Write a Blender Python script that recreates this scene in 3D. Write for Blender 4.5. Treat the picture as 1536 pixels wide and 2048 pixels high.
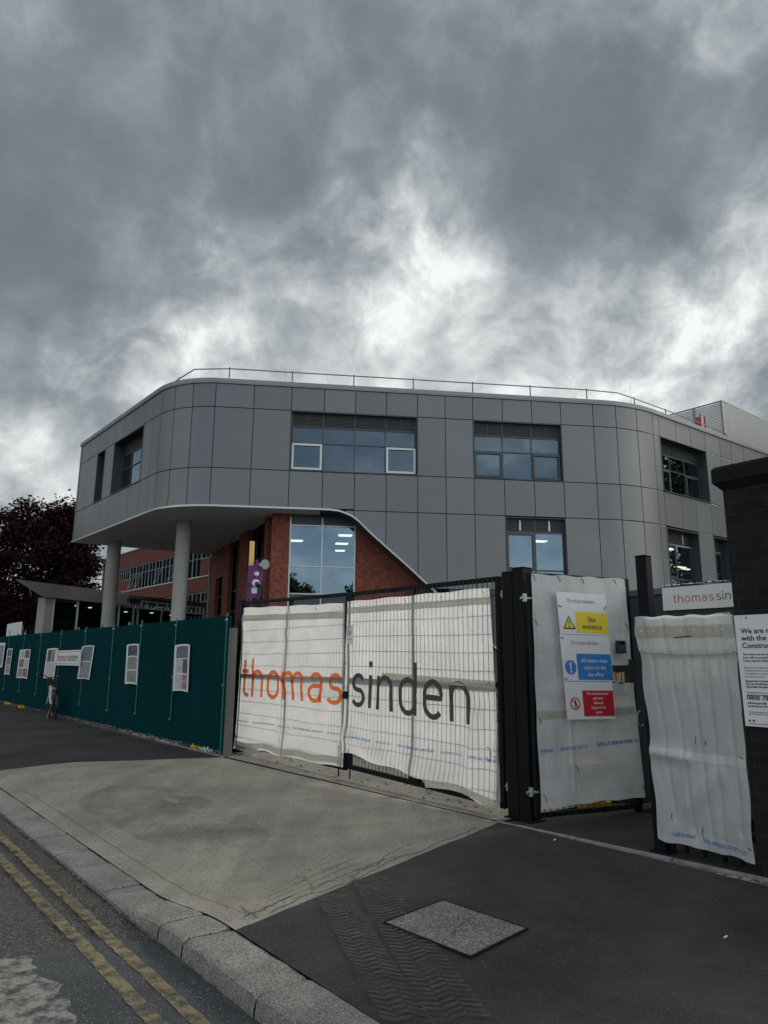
import bpy, bmesh, math, random
from math import sin, cos, pi, radians, sqrt, atan2, floor
from mathutils import Vector, noise, Matrix
for o in list(bpy.data.objects): bpy.data.objects.remove(o)
C = bpy.context.scene.collection
SC = bpy.context.scene
random.seed(7)
# ------------------------------------------------------------ camera, world, sun, exposure
cam = bpy.data.cameras.new('camera'); camo = bpy.data.objects.new('camera', cam); C.objects.link(camo)
PITCH, ROLL = 0.208126, 0.0065
camo.location = (0, 0, 1.55)
camo.rotation_euler = (Matrix.Rotation(pi/2+PITCH, 3, 'X') @ Matrix.Rotation(ROLL, 3, 'Z')).to_euler()
cam.sensor_fit = 'VERTICAL'; cam.sensor_height = 24; cam.lens = 1420/2048*24
cam.clip_start = .05; cam.clip_end = 4000
SC.camera = camo
SC.view_settings.view_transform = 'Standard'; SC.view_settings.look = 'None'
SC.view_settings.exposure = .5; SC.view_settings.gamma = 1
SUN_AZ, SUN_EL = radians(58), radians(31)      # azimuth measured from +Y towards +X

W = bpy.data.worlds.new('World'); SC.world = W; W.use_nodes = True
def world():
    nt = W.node_tree; N = nt.nodes; L = nt.links; N.clear()
    def n(t, **k):
        x = N.new(t)
        for a, b in k.items(): setattr(x, a, b)
        return x
    def m(op, a, b=None, c=None, clamp=False):
        x = n('ShaderNodeMath', operation=op, use_clamp=clamp)
        for i, v in enumerate((a, b, c)):
            if v is None: continue
            if isinstance(v, (int, float)): x.inputs[i].default_value = v
            else: L.new(v, x.inputs[i])
        return x.outputs[0]
    def vm(op, a, b):
        x = n('ShaderNodeVectorMath', operation=op)
        for i, v in enumerate((a, b)):
            if isinstance(v, (tuple, list)): x.inputs[i].default_value = v
            else: L.new(v, x.inputs[i])
        return x
    tc = n('ShaderNodeTexCoord'); d = tc.outputs['Generated']
    sep = n('ShaderNodeSeparateXYZ'); L.new(d, sep.inputs[0])
    zz = m('ADD', m('MAXIMUM', sep.outputs[2], 0.0), 0.22)
    comb = n('ShaderNodeCombineXYZ')
    L.new(m('DIVIDE', sep.outputs[0], zz), comb.inputs[0]); L.new(m('DIVIDE', sep.outputs[1], zz), comb.inputs[1])
    comb.inputs[2].default_value = 3.7
    def noi(v, sc, det, dist=0., rough=.5):
        x = n('ShaderNodeTexNoise'); L.new(v, x.inputs['Vector'])
        x.inputs['Scale'].default_value = sc; x.inputs['Detail'].default_value = det
        x.inputs['Distortion'].default_value = dist; x.inputs['Roughness'].default_value = rough
        return x
    # domain warp
    wn = noi(d, 3.2, 5); w2 = vm('SUBTRACT', wn.outputs['Color'], (.5, .5, .5)); 
    w3 = n('ShaderNodeVectorMath', operation='SCALE'); L.new(w2.outputs[0], w3.inputs[0]); w3.inputs['Scale'].default_value = .15
    dw = vm('ADD', d, w3.outputs[0]); dn = n('ShaderNodeVectorMath', operation='NORMALIZE'); L.new(dw.outputs[0], dn.inputs[0])
    pw = n('ShaderNodeVectorMath', operation='MULTIPLY'); L.new(comb.outputs[0], pw.inputs[0]); pw.inputs[1].default_value = (1.15, .72, 1)
    rot = n('ShaderNodeMapping'); rot.vector_type = 'POINT'; rot.inputs['Rotation'].default_value = (0, 0, .35); L.new(pw.outputs[0], rot.inputs[0])
    n1 = noi(rot.outputs[0], 1.45, 10, .0, .56).outputs['Fac']
    n2 = noi(dn.outputs[0], 4.6, 10, .1, .60).outputs['Fac']
    n3 = noi(dn.outputs[0], 10, 9, .0, .62).outputs['Fac']
    # measured light and dark masses of this overcast sky (direction, half-width deg, weight)
    lobes = [((.005,.80,.60),7,.20),((.075,.835,.545),7,.20),((.105,.865,.495),6,.12),((-.02,.86,.51),8,.16),((-.12,.90,.42),12,.22),((.06,.91,.40),11,.08),((.393,.80,.45),13,.24),((.52,.76,.42),12,.26),((.30,.88,.37),12,.24),
             ((-.47,.82,.35),8,.46),((-.33,.86,.375),7,.30),((-.25,.86,.45),7,.12),((.267,.667,.695),8,.16),((.45,.70,.555),8,.10),
             ((.26,.79,.56),10,-.20),((.37,.74,.57),9,-.10),((.20,.70,.68),9,-.08),((-.115,.80,.59),7,-.16),((-.06,.845,.53),4.5,-.14),((-.42,.79,.45),13,-.15),((-.22,.84,.50),7,-.05),((-.35,.70,.62),18,-.08),((.30,.86,.45),6,-.10),((.5,.815,.30),6,-.26),((.19,.905,.36),4,-.12),
             ((.9,.35,.3),50,.2)]
    bl = m('ABSOLUTE', m('SUBTRACT', noi(dn.outputs[0], 6.5, 8, .0, .55).outputs['Fac'], .5)); bl2 = m('ABSOLUTE', m('SUBTRACT', noi(dn.outputs[0], 17, 7, .0, .55).outputs['Fac'], .5))
    def step(v, lo, hi):
        q = n('ShaderNodeMapRange', interpolation_type='SMOOTHSTEP'); L.new(v, q.inputs[0]); q.inputs[1].default_value = lo; q.inputs[2].default_value = hi; return q.outputs[0]
    n1 = m('MULTIPLY_ADD', step(n1, .40, .60), .17, m('MULTIPLY_ADD', n1, .55, .14))
    n2 = m('MULTIPLY_ADD', step(n2, .42, .58), .15, m('MULTIPLY_ADD', n2, .60, .125))
    s = m('MULTIPLY_ADD', n1, 1.15, m('MULTIPLY_ADD', n2, .92, m('MULTIPLY', n3, .26)))
    s = m('ADD', s, -.83)
    lowb = n('ShaderNodeMapRange', interpolation_type='SMOOTHSTEP'); L.new(m('MULTIPLY_ADD', wn.outputs['Fac'], .22, sep.outputs[2]), lowb.inputs[0])
    lowb.inputs[1].default_value = .58; lowb.inputs[2].default_value = .40; s = m('MULTIPLY_ADD', lowb.outputs[0], .30, s)
    s = m('ADD', s, m('ADD', m('MULTIPLY_ADD', bl, -.55, .04), m('MULTIPLY_ADD', bl2, -.50, .03)))
    tex = m('MULTIPLY_ADD', n3, 2.1, -.05)
    for v, r, w in lobes:
        v = Vector(v).normalized()
        dot = vm('DOT_PRODUCT', dn.outputs[0], tuple(v)).outputs['Value']
        mr = n('ShaderNodeMapRange', interpolation_type='SMOOTHSTEP'); L.new(dot, mr.inputs[0])
        mr.inputs[1].default_value = cos(radians(r)); mr.inputs[2].default_value = 1
        s = m('MULTIPLY_ADD', m('MULTIPLY', mr.outputs[0], tex) if w > 0 else mr.outputs[0], w*(.78 if w > 0 else .95), s)
    s = m('SMOOTH_MAX', s, .07, .30); s = m('MULTIPLY_ADD', m('SUBTRACT', n3, .5), .22, s)
    cr = n('ShaderNodeValToRGB'); L.new(s, cr.inputs[0]); e = cr.color_ramp; e.interpolation = 'LINEAR'
    cols = [(0,(.108,.130,.147)),(.25,(.148,.176,.200)),(.45,(.205,.232,.256)),(.62,(.300,.325,.340)),(.80,(.44,.46,.468)),(1,(.66,.675,.675))]
    e.elements[0].position = 0; e.elements[0].color = (*cols[0][1], 1); e.elements[1].position = 1; e.elements[1].color = (*cols[-1][1], 1)
    for p, c in cols[1:-1]:
        x = e.elements.new(p); x.color = (*c, 1)
    sky = n('ShaderNodeTexSky'); sky.sky_type = 'NISHITA'; sky.sun_disc = False
    sky.sun_elevation = SUN_EL; sky.sun_rotation = SUN_AZ
    b1 = n('ShaderNodeBackground'); L.new(sky.outputs[0], b1.inputs[0]); b1.inputs[1].default_value = .15
    b2 = n('ShaderNodeBackground'); tw = n('ShaderNodeMix', data_type='RGBA', blend_type='MULTIPLY'); tw.inputs[0].default_value = 1
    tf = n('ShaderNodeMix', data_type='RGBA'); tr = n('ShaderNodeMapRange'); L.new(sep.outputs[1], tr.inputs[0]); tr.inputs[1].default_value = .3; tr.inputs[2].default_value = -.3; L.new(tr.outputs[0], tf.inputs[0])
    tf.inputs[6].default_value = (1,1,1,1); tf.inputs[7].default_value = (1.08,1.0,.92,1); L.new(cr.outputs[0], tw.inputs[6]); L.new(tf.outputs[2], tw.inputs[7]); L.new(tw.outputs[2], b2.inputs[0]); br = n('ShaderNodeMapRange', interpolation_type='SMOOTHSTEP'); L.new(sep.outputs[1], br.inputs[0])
    br.inputs[1].default_value = .30; br.inputs[2].default_value = -.35; br.inputs[3].default_value = 1.0; br.inputs[4].default_value = 3.0; L.new(m('MULTIPLY', br.outputs[0], m('MULTIPLY_ADD', m('MULTIPLY', sep.outputs[0], m('SUBTRACT', br.outputs[0], 1.0)), .22, 1.0)), b2.inputs[1])  # unseen sky behind the camera is strengthened to light the facade
    # blue gaps only in the part of the sky behind the street side
    gap = n('ShaderNodeMapRange'); L.new(m('MULTIPLY_ADD', sep.outputs[1], .55, n1), gap.inputs[0])
    gap.inputs[1].default_value = .12; gap.inputs[2].default_value = .34; gap.inputs[3].default_value = .6; gap.inputs[4].default_value = 0
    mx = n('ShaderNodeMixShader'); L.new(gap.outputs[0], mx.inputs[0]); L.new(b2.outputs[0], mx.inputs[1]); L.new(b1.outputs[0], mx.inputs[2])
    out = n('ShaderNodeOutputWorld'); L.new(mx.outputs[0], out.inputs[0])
world()
sun = bpy.data.lights.new('sun', 'SUN'); sun.energy = 1.5; sun.angle = radians(14); sun.color = (1, .96, .9)
suno = bpy.data.objects.new('sun', sun); C.objects.link(suno)
sd = Vector((sin(SUN_AZ)*cos(SUN_EL), cos(SUN_AZ)*cos(SUN_EL), sin(SUN_EL)))
suno.rotation_euler = sd.to_track_quat('Z', 'Y').to_euler(); suno.location = sd*60

# ------------------------------------------------------------ materials
def mat(name, col, rough=.6, metal=0, var=0, vscale=3., var2=0, v2scale=60., bump=0, bscale=40., spec=.5, stretch=(1,1,1), emit=None):
    m = bpy.data.materials.new(name); m.use_nodes = True; nt = m.node_tree; N = nt.nodes; L = nt.links
    b = N['Principled BSDF']; b.inputs['Roughness'].default_value = rough; b.inputs['Metallic'].default_value = metal
    b.inputs['Specular IOR Level'].default_value = spec
    b.inputs['Base Color'].default_value = (*col, 1)
    if emit: b.inputs['Emission Color'].default_value = (*col, 1); b.inputs['Emission Strength'].default_value = emit
    if var or var2 or bump:
        tc = N.new('ShaderNodeTexCoord'); mp = N.new('ShaderNodeMapping'); L.new(tc.outputs['Object'], mp.inputs[0]); mp.inputs['Scale'].default_value = stretch
        fac = None
        for v, s, dt in ((var, vscale, 5), (var2, v2scale, 3)):
            if not v: continue
            x = N.new('ShaderNodeTexNoise'); L.new(mp.outputs[0], x.inputs[0]); x.inputs['Scale'].default_value = s; x.inputs['Detail'].default_value = dt
            r = N.new('ShaderNodeMapRange'); L.new(x.outputs['Fac'], r.inputs[0]); r.inputs[1].default_value = .25; r.inputs[2].default_value = .75
            r.inputs[3].default_value = 1-v; r.inputs[4].default_value = 1+v
            if fac is None: fac = r.outputs[0]
            else:
                q = N.new('ShaderNodeMath'); q.operation = 'MULTIPLY'; L.new(fac, q.inputs[0]); L.new(r.outputs[0], q.inputs[1]); fac = q.outputs[0]
        if fac is not None:
            sc = N.new('ShaderNodeVectorMath'); sc.operation = 'SCALE'; sc.inputs[0].default_value = col; L.new(fac, sc.inputs['Scale'])
            L.new(sc.outputs[0], b.inputs['Base Color'])
        if bump:
            x = N.new('ShaderNodeTexNoise'); L.new(mp.outputs[0], x.inputs[0]); x.inputs['Scale'].default_value = bscale; x.inputs['Detail'].default_value = 4
            bp = N.new('ShaderNodeBump'); bp.inputs['Strength'].default_value = bump; bp.inputs['Distance'].default_value = .01
            L.new(x.outputs['Fac'], bp.inputs['Height']); L.new(bp.outputs[0], b.inputs['Normal'])
    return m
def brickmat(name, c1, c2, cm, bw=.225, rh=.075, mort=.010, rough=.85, bump=.6):
    m = bpy.data.materials.new(name); m.use_nodes = True; nt = m.node_tree; N = nt.nodes; L = nt.links
    b = N['Principled BSDF']; b.inputs['Roughness'].default_value = rough; b.inputs['Specular IOR Level'].default_value = .25
    uv = N.new('ShaderNodeUVMap'); uv.uv_map = 'UVMap'
    br = N.new('ShaderNodeTexBrick'); L.new(uv.outputs[0], br.inputs['Vector'])
    br.inputs['Scale'].default_value = 1; br.inputs['Brick Width'].default_value = bw; br.inputs['Row Height'].default_value = rh
    br.inputs['Mortar Size'].default_value = mort/2; br.inputs['Mortar Smooth'].default_value = .3; br.inputs['Bias'].default_value = 0
    br.inputs['Color1'].default_value = (*c1, 1); br.inputs['Color2'].default_value = (*c2, 1); br.inputs['Mortar'].default_value = (*cm, 1)
    nz = N.new('ShaderNodeTexNoise'); L.new(uv.outputs[0], nz.inputs[0]); nz.inputs['Scale'].default_value = 6; nz.inputs['Detail'].default_value = 6
    r = N.new('ShaderNodeMapRange'); L.new(nz.outputs['Fac'], r.inputs[0]); r.inputs[1].default_value = .3; r.inputs[2].default_value = .7; r.inputs[3].default_value = .65; r.inputs[4].default_value = 1.3
    sc = N.new('ShaderNodeVectorMath'); sc.operation = 'SCALE'; L.new(br.outputs['Color'], sc.inputs[0]); L.new(r.outputs[0], sc.inputs['Scale'])
    L.new(sc.outputs[0], b.inputs['Base Color'])
    bp = N.new('ShaderNodeBump'); bp.inputs['Strength'].default_value = bump; bp.inputs['Distance'].default_value = .008; bp.invert = True
    L.new(br.outputs['Fac'], bp.inputs['Height']); L.new(bp.outputs[0], b.inputs['Normal'])
    return m
def glassmat(name, tint, refl=.4, rough=.01):
    m = bpy.data.materials.new(name); m.use_nodes = True; nt = m.node_tree; N = nt.nodes; L = nt.links; N.clear()
    g = N.new('ShaderNodeBsdfGlossy'); g.inputs['Roughness'].default_value = rough; g.inputs['Color'].default_value = (.60, .82, 1.0, 1)
    t = N.new('ShaderNodeBsdfTransparent'); t.inputs[0].default_value = (*tint, 1)
    lw = N.new('ShaderNodeFresnel'); lw.inputs[0].default_value = 1.5
    a = N.new('ShaderNodeMath'); a.operation = 'ADD'; a.use_clamp = True; L.new(lw.outputs[0], a.inputs[0]); a.inputs[1].default_value = refl
    nz = N.new('ShaderNodeTexNoise'); nz.inputs['Scale'].default_value = .9; tc = N.new('ShaderNodeTexCoord'); L.new(tc.outputs['Object'], nz.inputs[0])
    bp = N.new('ShaderNodeBump'); bp.inputs['Strength'].default_value = .06; bp.inputs['Distance'].default_value = .05; L.new(nz.outputs['Fac'], bp.inputs['Height']); L.new(bp.outputs[0], g.inputs['Normal'])
    ge = N.new('ShaderNodeNewGeometry'); inv = N.new('ShaderNodeMath'); inv.operation = 'SUBTRACT'; inv.inputs[0].default_value = 1; L.new(ge.outputs['Backfacing'], inv.inputs[1])
    fm = N.new('ShaderNodeMath'); fm.operation = 'MULTIPLY'; L.new(a.outputs[0], fm.inputs[0]); L.new(inv.outputs[0], fm.inputs[1])
    mx = N.new('ShaderNodeMixShader'); L.new(fm.outputs[0], mx.inputs[0]); L.new(t.outputs[0], mx.inputs[1]); L.new(g.outputs[0], mx.inputs[2])
    o = N.new('ShaderNodeOutputMaterial'); L.new(mx.outputs[0], o.inputs[0]); return m
def sheetmat(name, col=(.98,.975,.95), trans=.78, clear=.20, dirt=.16, weave=True):
    m = bpy.data.materials.new(name); m.use_nodes = True; nt = m.node_tree; N = nt.nodes; L = nt.links; N.clear()
    tc = N.new('ShaderNodeTexCoord')
    x = N.new('ShaderNodeTexNoise'); L.new(tc.outputs['Object'], x.inputs[0]); x.inputs['Scale'].default_value = 2.3; x.inputs['Detail'].default_value = 8
    r = N.new('ShaderNodeMapRange'); L.new(x.outputs['Fac'], r.inputs[0]); r.inputs[1].default_value = .35; r.inputs[2].default_value = .7; r.inputs[3].default_value = 1; r.inputs[4].default_value = 1-dirt
    x2 = N.new('ShaderNodeTexNoise'); L.new(tc.outputs['Object'], x2.inputs[0]); x2.inputs['Scale'].default_value = 45; x2.inputs['Detail'].default_value = 3
    r2 = N.new('ShaderNodeMapRange'); L.new(x2.outputs['Fac'], r2.inputs[0]); r2.inputs[1].default_value = .3; r2.inputs[2].default_value = .7; r2.inputs[3].default_value = .94; r2.inputs[4].default_value = 1.04
    q = N.new('ShaderNodeMath'); q.operation = 'MULTIPLY'; L.new(r.outputs[0], q.inputs[0]); L.new(r2.outputs[0], q.inputs[1])
    sc = N.new('ShaderNodeVectorMath'); sc.operation = 'SCALE'; sc.inputs[0].default_value = col; L.new(q.outputs[0], sc.inputs['Scale'])
    d = N.new('ShaderNodeBsdfDiffuse'); t = N.new('ShaderNodeBsdfTranslucent'); c = N.new('ShaderNodeBsdfTransparent')
    L.new(sc.outputs[0], d.inputs[0]); L.new(sc.outputs[0], t.inputs[0])
    g = N.new('ShaderNodeBsdfGlossy'); g.inputs['Roughness'].default_value = .42
    bp = N.new('ShaderNodeBump'); bp.inputs['Strength'].default_value = .35; bp.inputs['Distance'].default_value = .01
    x3 = N.new('ShaderNodeTexNoise'); L.new(tc.outputs['Object'], x3.inputs[0]); x3.inputs['Scale'].default_value = 14; x3.inputs['Detail'].default_value = 5; x3.inputs['Distortion'].default_value = 1.2
    L.new(x3.outputs['Fac'], bp.inputs['Height']); L.new(bp.outputs[0], d.inputs['Normal']); L.new(bp.outputs[0], g.inputs['Normal'])
    m1 = N.new('ShaderNodeMixShader'); m1.inputs[0].default_value = trans; L.new(d.outputs[0], m1.inputs[1]); L.new(t.outputs[0], m1.inputs[2])
    m2 = N.new('ShaderNodeMixShader'); m2.inputs[0].default_value = clear; L.new(m1.outputs[0], m2.inputs[1]); L.new(c.outputs[0], m2.inputs[2])
    m3 = N.new('ShaderNodeMixShader'); m3.inputs[0].default_value = .05; L.new(m2.outputs[0], m3.inputs[1]); L.new(g.outputs[0], m3.inputs[2])
    o = N.new('ShaderNodeOutputMaterial'); L.new(m3.outputs[0], o.inputs[0]); return m
def groundmat(name, col, spk, spk_scale, big, big_scale, rough=.9, bump=.5, speckcol=None, streak=None, pits=0):
    """aggregate speckle + broad wear patches"""
    m = bpy.data.materials.new(name); m.use_nodes = True; nt = m.node_tree; N = nt.nodes; L = nt.links
    b = N['Principled BSDF']; b.inputs['Roughness'].default_value = rough; b.inputs['Specular IOR Level'].default_value = .3
    tc = N.new('ShaderNodeTexCoord'); P = tc.outputs['Object']
    def noi(s, d, dist=0, mapping=None):
        x = N.new('ShaderNodeTexNoise'); x.inputs['Scale'].default_value = s; x.inputs['Detail'].default_value = d; x.inputs['Distortion'].default_value = dist
        src = P
        if mapping:
            mp = N.new('ShaderNodeMapping'); L.new(P, mp.inputs[0]); mp.inputs['Rotation'].default_value = (0,0,mapping[0]); mp.inputs['Scale'].default_value = mapping[1]; src = mp.outputs[0]
        L.new(src, x.inputs[0]); return x.outputs['Fac']
    def rng(v, a, bb, c, d):
        r = N.new('ShaderNodeMapRange'); L.new(v, r.inputs[0]); 
        for i, q in enumerate((a, bb, c, d)): r.inputs[i+1].default_value = q
        return r.outputs[0]
    def mul(a, c):
        q = N.new('ShaderNodeMath'); q.operation = 'MULTIPLY'; L.new(a, q.inputs[0]); L.new(c, q.inputs[1]); return q.outputs[0]
    fac = mul(rng(noi(spk_scale, 4), .3, .7, 1-spk, 1+spk), rng(noi(big_scale, 6, .8), .3, .7, 1-big, 1+big))
    fac = mul(fac, rng(noi(big_scale*6, 5, .3), .3, .7, 1-big*.5, 1+big*.5))
    if streak: fac = mul(fac, rng(noi(streak[0], 5, .4, (streak[1], streak[2])), .35, .65, 1-streak[3], 1+streak[3]))
    if pits:
        fac = mul(fac, rng(noi(spk_scale*.33, 2), .66, .72, 1, 1-pits))
    sc = N.new('ShaderNodeVectorMath'); sc.operation = 'SCALE'; sc.inputs[0].default_value = col; L.new(fac, sc.inputs['Scale'])
    src = sc.outputs[0]
    if speckcol:
        v = N.new('ShaderNodeTexVoronoi'); v.inputs['Scale'].default_value = speckcol[1]; L.new(P, v.inputs['Vector'])
        wn = N.new('ShaderNodeSeparateColor'); L.new(v.outputs['Color'], wn.inputs[0])
        g = rng(wn.outputs[0], speckcol[2], speckcol[2]+.05, 0, 1)
        mx = N.new('ShaderNodeMix'); mx.data_type = 'RGBA'; L.new(g, mx.inputs[0]); L.new(src, mx.inputs[6]); mx.inputs[7].default_value = (*speckcol[0], 1); src = mx.outputs[2]
    L.new(src, b.inputs['Base Color'])
    bp = N.new('ShaderNodeBump'); bp.inputs['Strength'].default_value = bump; bp.inputs['Distance'].default_value = .006
    L.new(noi(spk_scale*.7, 5), bp.inputs['Height']); L.new(bp.outputs[0], b.inputs['Normal'])
    return m
M = dict(
 clad=mat('grey_cladding', (.134,.140,.145), .36, .35, .07, .35, .03, 14, spec=.5),
 joint=mat('joint_dark', (.012,.014,.016), .8),
 trim=mat('pale_metal_trim', (.42,.44,.44), .35, .5),
 coping=mat('coping_metal', (.20,.21,.21), .45, .4, .06, 2),
 soffit=mat('soffit_board', (.55,.54,.51), .7, 0, .05, .6),
 frame=mat('window_frame_grey', (.045,.055,.058), .45, .2),
 palef=mat('pale_window_frame', (.50,.53,.53), .4, .2),
 louv=mat('louvre_grey', (.050,.054,.057), .6, .2),
 slate=mat('slate_panel', (.05,.06,.068), .5, .1, .1, 1.5),
 inter=mat('interior_wall', (.26,.27,.27), .9),  # pale tone stands in for lamplight on the room surfaces
 interd=mat('interior_dark', (.03,.035,.04), .9),  # dark copy for unlit rooms, their shade put into the colour
 lamp=mat('ceiling_lamp', (1,.93,.66), .5, emit=2.6),
 brick=brickmat('red_brick', (.22,.066,.042), (.165,.050,.034), (.12,.07,.055)),
 brickold=brickmat('old_red_brick', (.15,.043,.033), (.12,.036,.029), (.12,.075,.06)),
 brickdark=brickmat('dark_pier_brick', (.013,.0095,.013), (.008,.0075,.010), (.021,.019,.017), .29, .098, .012),
 capst=mat('dark_cap_stone', (.009,.009,.0105), .85, 0, .3, 8, bump=.4, spec=.2),
 conc=mat('column_concrete', (.29,.29,.275), .8, 0, .14, 1.2, .10, 26, bump=.2, stretch=(1,1,.5)),
 glass=glassmat('window_glass', (.30,.34,.36), .07),
 glassb=glassmat('curtain_glass', (.55,.62,.64), .17),
 glassd=glassmat('dark_green_glass', (.45,.58,.55), .0),
 green=mat('teal_hoarding_paint', (.0002,.034,.040), .75, 0, .18, .9, .05, 25, stretch=(1,1,.35), bump=.1, bscale=12, spec=.06),
 greenp=mat('teal_tube_paint', (.008,.11,.105), .5, .1, .3, 3),
 greyw=mat('weathered_timber', (.13,.125,.11), .9, 0, .25, 6, stretch=(1,1,.2)),
 black=mat('black_powdercoat', (.003,.004,.0065), .5, 0, .2, 3, bump=.06, bscale=90, spec=.14),
 wire=mat('dark_wire', (.018,.021,.021), .5, .4),
 blackp=mat('black_plastic', (.015,.015,.016), .55),
 navy=mat('navy_post_paint', (.003,.005,.009), .5, 0, .2, 4, spec=.12),
 steel=mat('galvanised_steel', (.38,.40,.40), .4, .8, .15, 8),
 white=mat('white_board', (.60,.62,.62), .55, 0, .07, 1.5, .04, 12),
 signw=mat('white_sign_plastic', (.62,.63,.63), .35, 0, .06, 3),
 orange=sheetmat('orange_lettering', (.90,.215,.035), .55, .02, .10), dgrey=mat('charcoal_lettering', (.05,.05,.045), .6),
 oran2=mat('dark_orange_lettering', (.42,.11,.05), .6), blk=mat('black_lettering', (.012,.012,.014), .6),
 bluet=mat('blue_print', (.04,.16,.42), .6), bluesg=mat('blue_sign_panel', (.025,.175,.48), .4, 0, .06, 5),
 yel=mat('yellow_sign_panel', (.66,.53,.02), .4, 0, .08, 6), red=mat('red_sign_panel', (.42,.010,.022), .4, 0, .08, 6),
 band=sheetmat('olive_band', (.50,.49,.40), .35, .04), eye=mat('eyelet_white', (.8,.8,.76), .5),
 sheet=sheetmat('white_mesh_sheet'), sheet2=sheetmat('grey_white_sheet', (.80,.81,.80), .42, .14, .26),
 sheet3=sheetmat('weathered_sheet', (.60,.62,.61), .34, .05, .26),
 yelp=mat('yellow_rubber', (.42,.27,.01), .7, 0, .3, 8), rubber=mat('black_rubber', (.014,.014,.014), .8, 0, .3, 8),
 purple=mat('purple_paint', (.10,.012,.12), .45), cream=mat('cream_plastic', (.62,.60,.54), .45), timber=mat('raw_timber', (.62,.40,.14), .7, 0, .15, 8, stretch=(1,1,.2)),
 crm=mat('cream_cladding', (.36,.29,.17), .6, 0, .08, 2), fascia=mat('fascia_board', (.155,.15,.135), .7, 0, .10, 1.2),
 bark=mat('bark', (.06,.045,.035), .9, 0, .3, 6, bump=.5), leafp=mat('purple_leaf', (.024,.0075,.0095), .7, 0, .45, .7, spec=.08),
 leafg=mat('green_leaf', (.055,.085,.025), .6, 0, .4, .7),
 redbox=mat('red_equipment', (.45,.02,.03), .5), louvp=mat('plant_louvre', (.30,.31,.31), .5, .4),
 phdark=mat('photo_dark', (.05,.05,.055), .5, 0, .8, 9), phgrey=mat('photo_grey', (.20,.20,.20), .5, 0, .7, 14), phwarm=mat('photo_warm', (.20,.10,.07), .5, 0, .8, 11), phblue=mat('photo_bluegrey', (.10,.12,.17), .5, 0, .9, 12), phpink=mat('photo_pink', (.34,.11,.13), .5, 0, .7, 10), phpale=mat('photo_pale', (.42,.41,.39), .5, 0, .5, 16),
 brass=mat('pale_stone_rubble', (.13,.12,.10), .9, 0, .3, 20, bump=.4), limeg=mat('lime_paint', (.008,.045,.008), .4), bwhite=mat('bike_white', (.40,.42,.42), .35),
 pallet=mat('pallet_timber', (.40,.27,.15), .8, 0, .2, 9),
 asphalt=groundmat('pavement_asphalt', (.0315,.0305,.0285), .45, 150, .36, .8, .85, .9, ((.11,.11,.11), 190, .95)),
 road=groundmat('road_asphalt', (.052,.049,.0435), .6, 95, .2, 1.1, .9, 1., ((.16,.155,.14), 130, .86), pits=.5),
 roadp=groundmat('road_patch_asphalt', (.046,.050,.051), .48, 110, .2, 1.4, .9, .8, ((.14,.15,.15), 150, .93), pits=.4),
 concr=groundmat('crossover_concrete', (.240,.222,.184), .24, 75, .20, .5, .88, .8, ((.12,.11,.09), 60, .94), (3.2, .35, (1,.16,1), .12), pits=.45),
 granite=groundmat('granite_kerb', (.185,.177,.158), .6, 100, .25, 2.2, .85, 1., ((.27,.265,.25), 120, .88), pits=.3),
 siteg=groundmat('site_rubble_ground', (.115,.110,.100), .5, 40, .3, 1.2, .95, 1., ((.30,.28,.25), 26, .8)),
 far=groundmat('far_ground', (.07,.068,.06), .2, 4, .2, .1), yline=None, wpaint=None, manc=groundmat('manhole_infill', (.125,.120,.108), .6, 110, .2, 3, .9, 1., ((.34,.33,.31), 150, .84), pits=.5),
 crack=mat('crack_dirt', (.075,.068,.056), .95, 0, .5, 30), edging=mat('edging_stone', (.20,.20,.19), .9, 0, .3, 9, bump=.4),
 dust=None,
)
def wornmat(name, col, scale, lo, hi, edge_rough=.8):
    """paint or dust that is worn through: noise-driven coverage"""
    m = bpy.data.materials.new(name); m.use_nodes = True; nt = m.node_tree; N = nt.nodes; L = nt.links
    b = N['Principled BSDF']; b.inputs['Roughness'].default_value = edge_rough
    tc = N.new('ShaderNodeTexCoord'); x = N.new('ShaderNodeTexNoise'); L.new(tc.outputs['Object'], x.inputs[0]); x.inputs['Scale'].default_value = scale; x.inputs['Detail'].default_value = 8; x.inputs['Roughness'].default_value = .68
    r = N.new('ShaderNodeMapRange'); L.new(x.outputs['Fac'], r.inputs[0]); r.inputs[1].default_value = lo; r.inputs[2].default_value = hi
    x2 = N.new('ShaderNodeTexNoise'); L.new(tc.outputs['Object'], x2.inputs[0]); x2.inputs['Scale'].default_value = 70; x2.inputs['Detail'].default_value = 3
    r2 = N.new('ShaderNodeMapRange'); L.new(x2.outputs['Fac'], r2.inputs[0]); r2.inputs[1].default_value = .3; r2.inputs[2].default_value = .7; r2.inputs[3].default_value = .72; r2.inputs[4].default_value = 1.2
    sc = N.new('ShaderNodeVectorMath'); sc.operation = 'SCALE'; sc.inputs[0].default_value = col; L.new(r2.outputs[0], sc.inputs['Scale']); L.new(sc.outputs[0], b.inputs['Base Color'])
    L.new(r.outputs[0], b.inputs['Alpha']); return m
M['yline'] = wornmat('yellow_line_paint', (.185,.150,.082), 11, .34, .60)
M['wpaint'] = wornmat('old_white_paint', (.20,.195,.175), 9, .38, .56)
M['dust'] = wornmat('dusty_tread_print', (.085,.083,.078), 5, .34, .74)
M['dust2'] = wornmat('thin_dust_film', (.055,.054,.051), 7, .38, 1.0)
M['stain'] = wornmat('dark_stain', (.13,.122,.104), 1.6, .42, 1.1)

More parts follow.
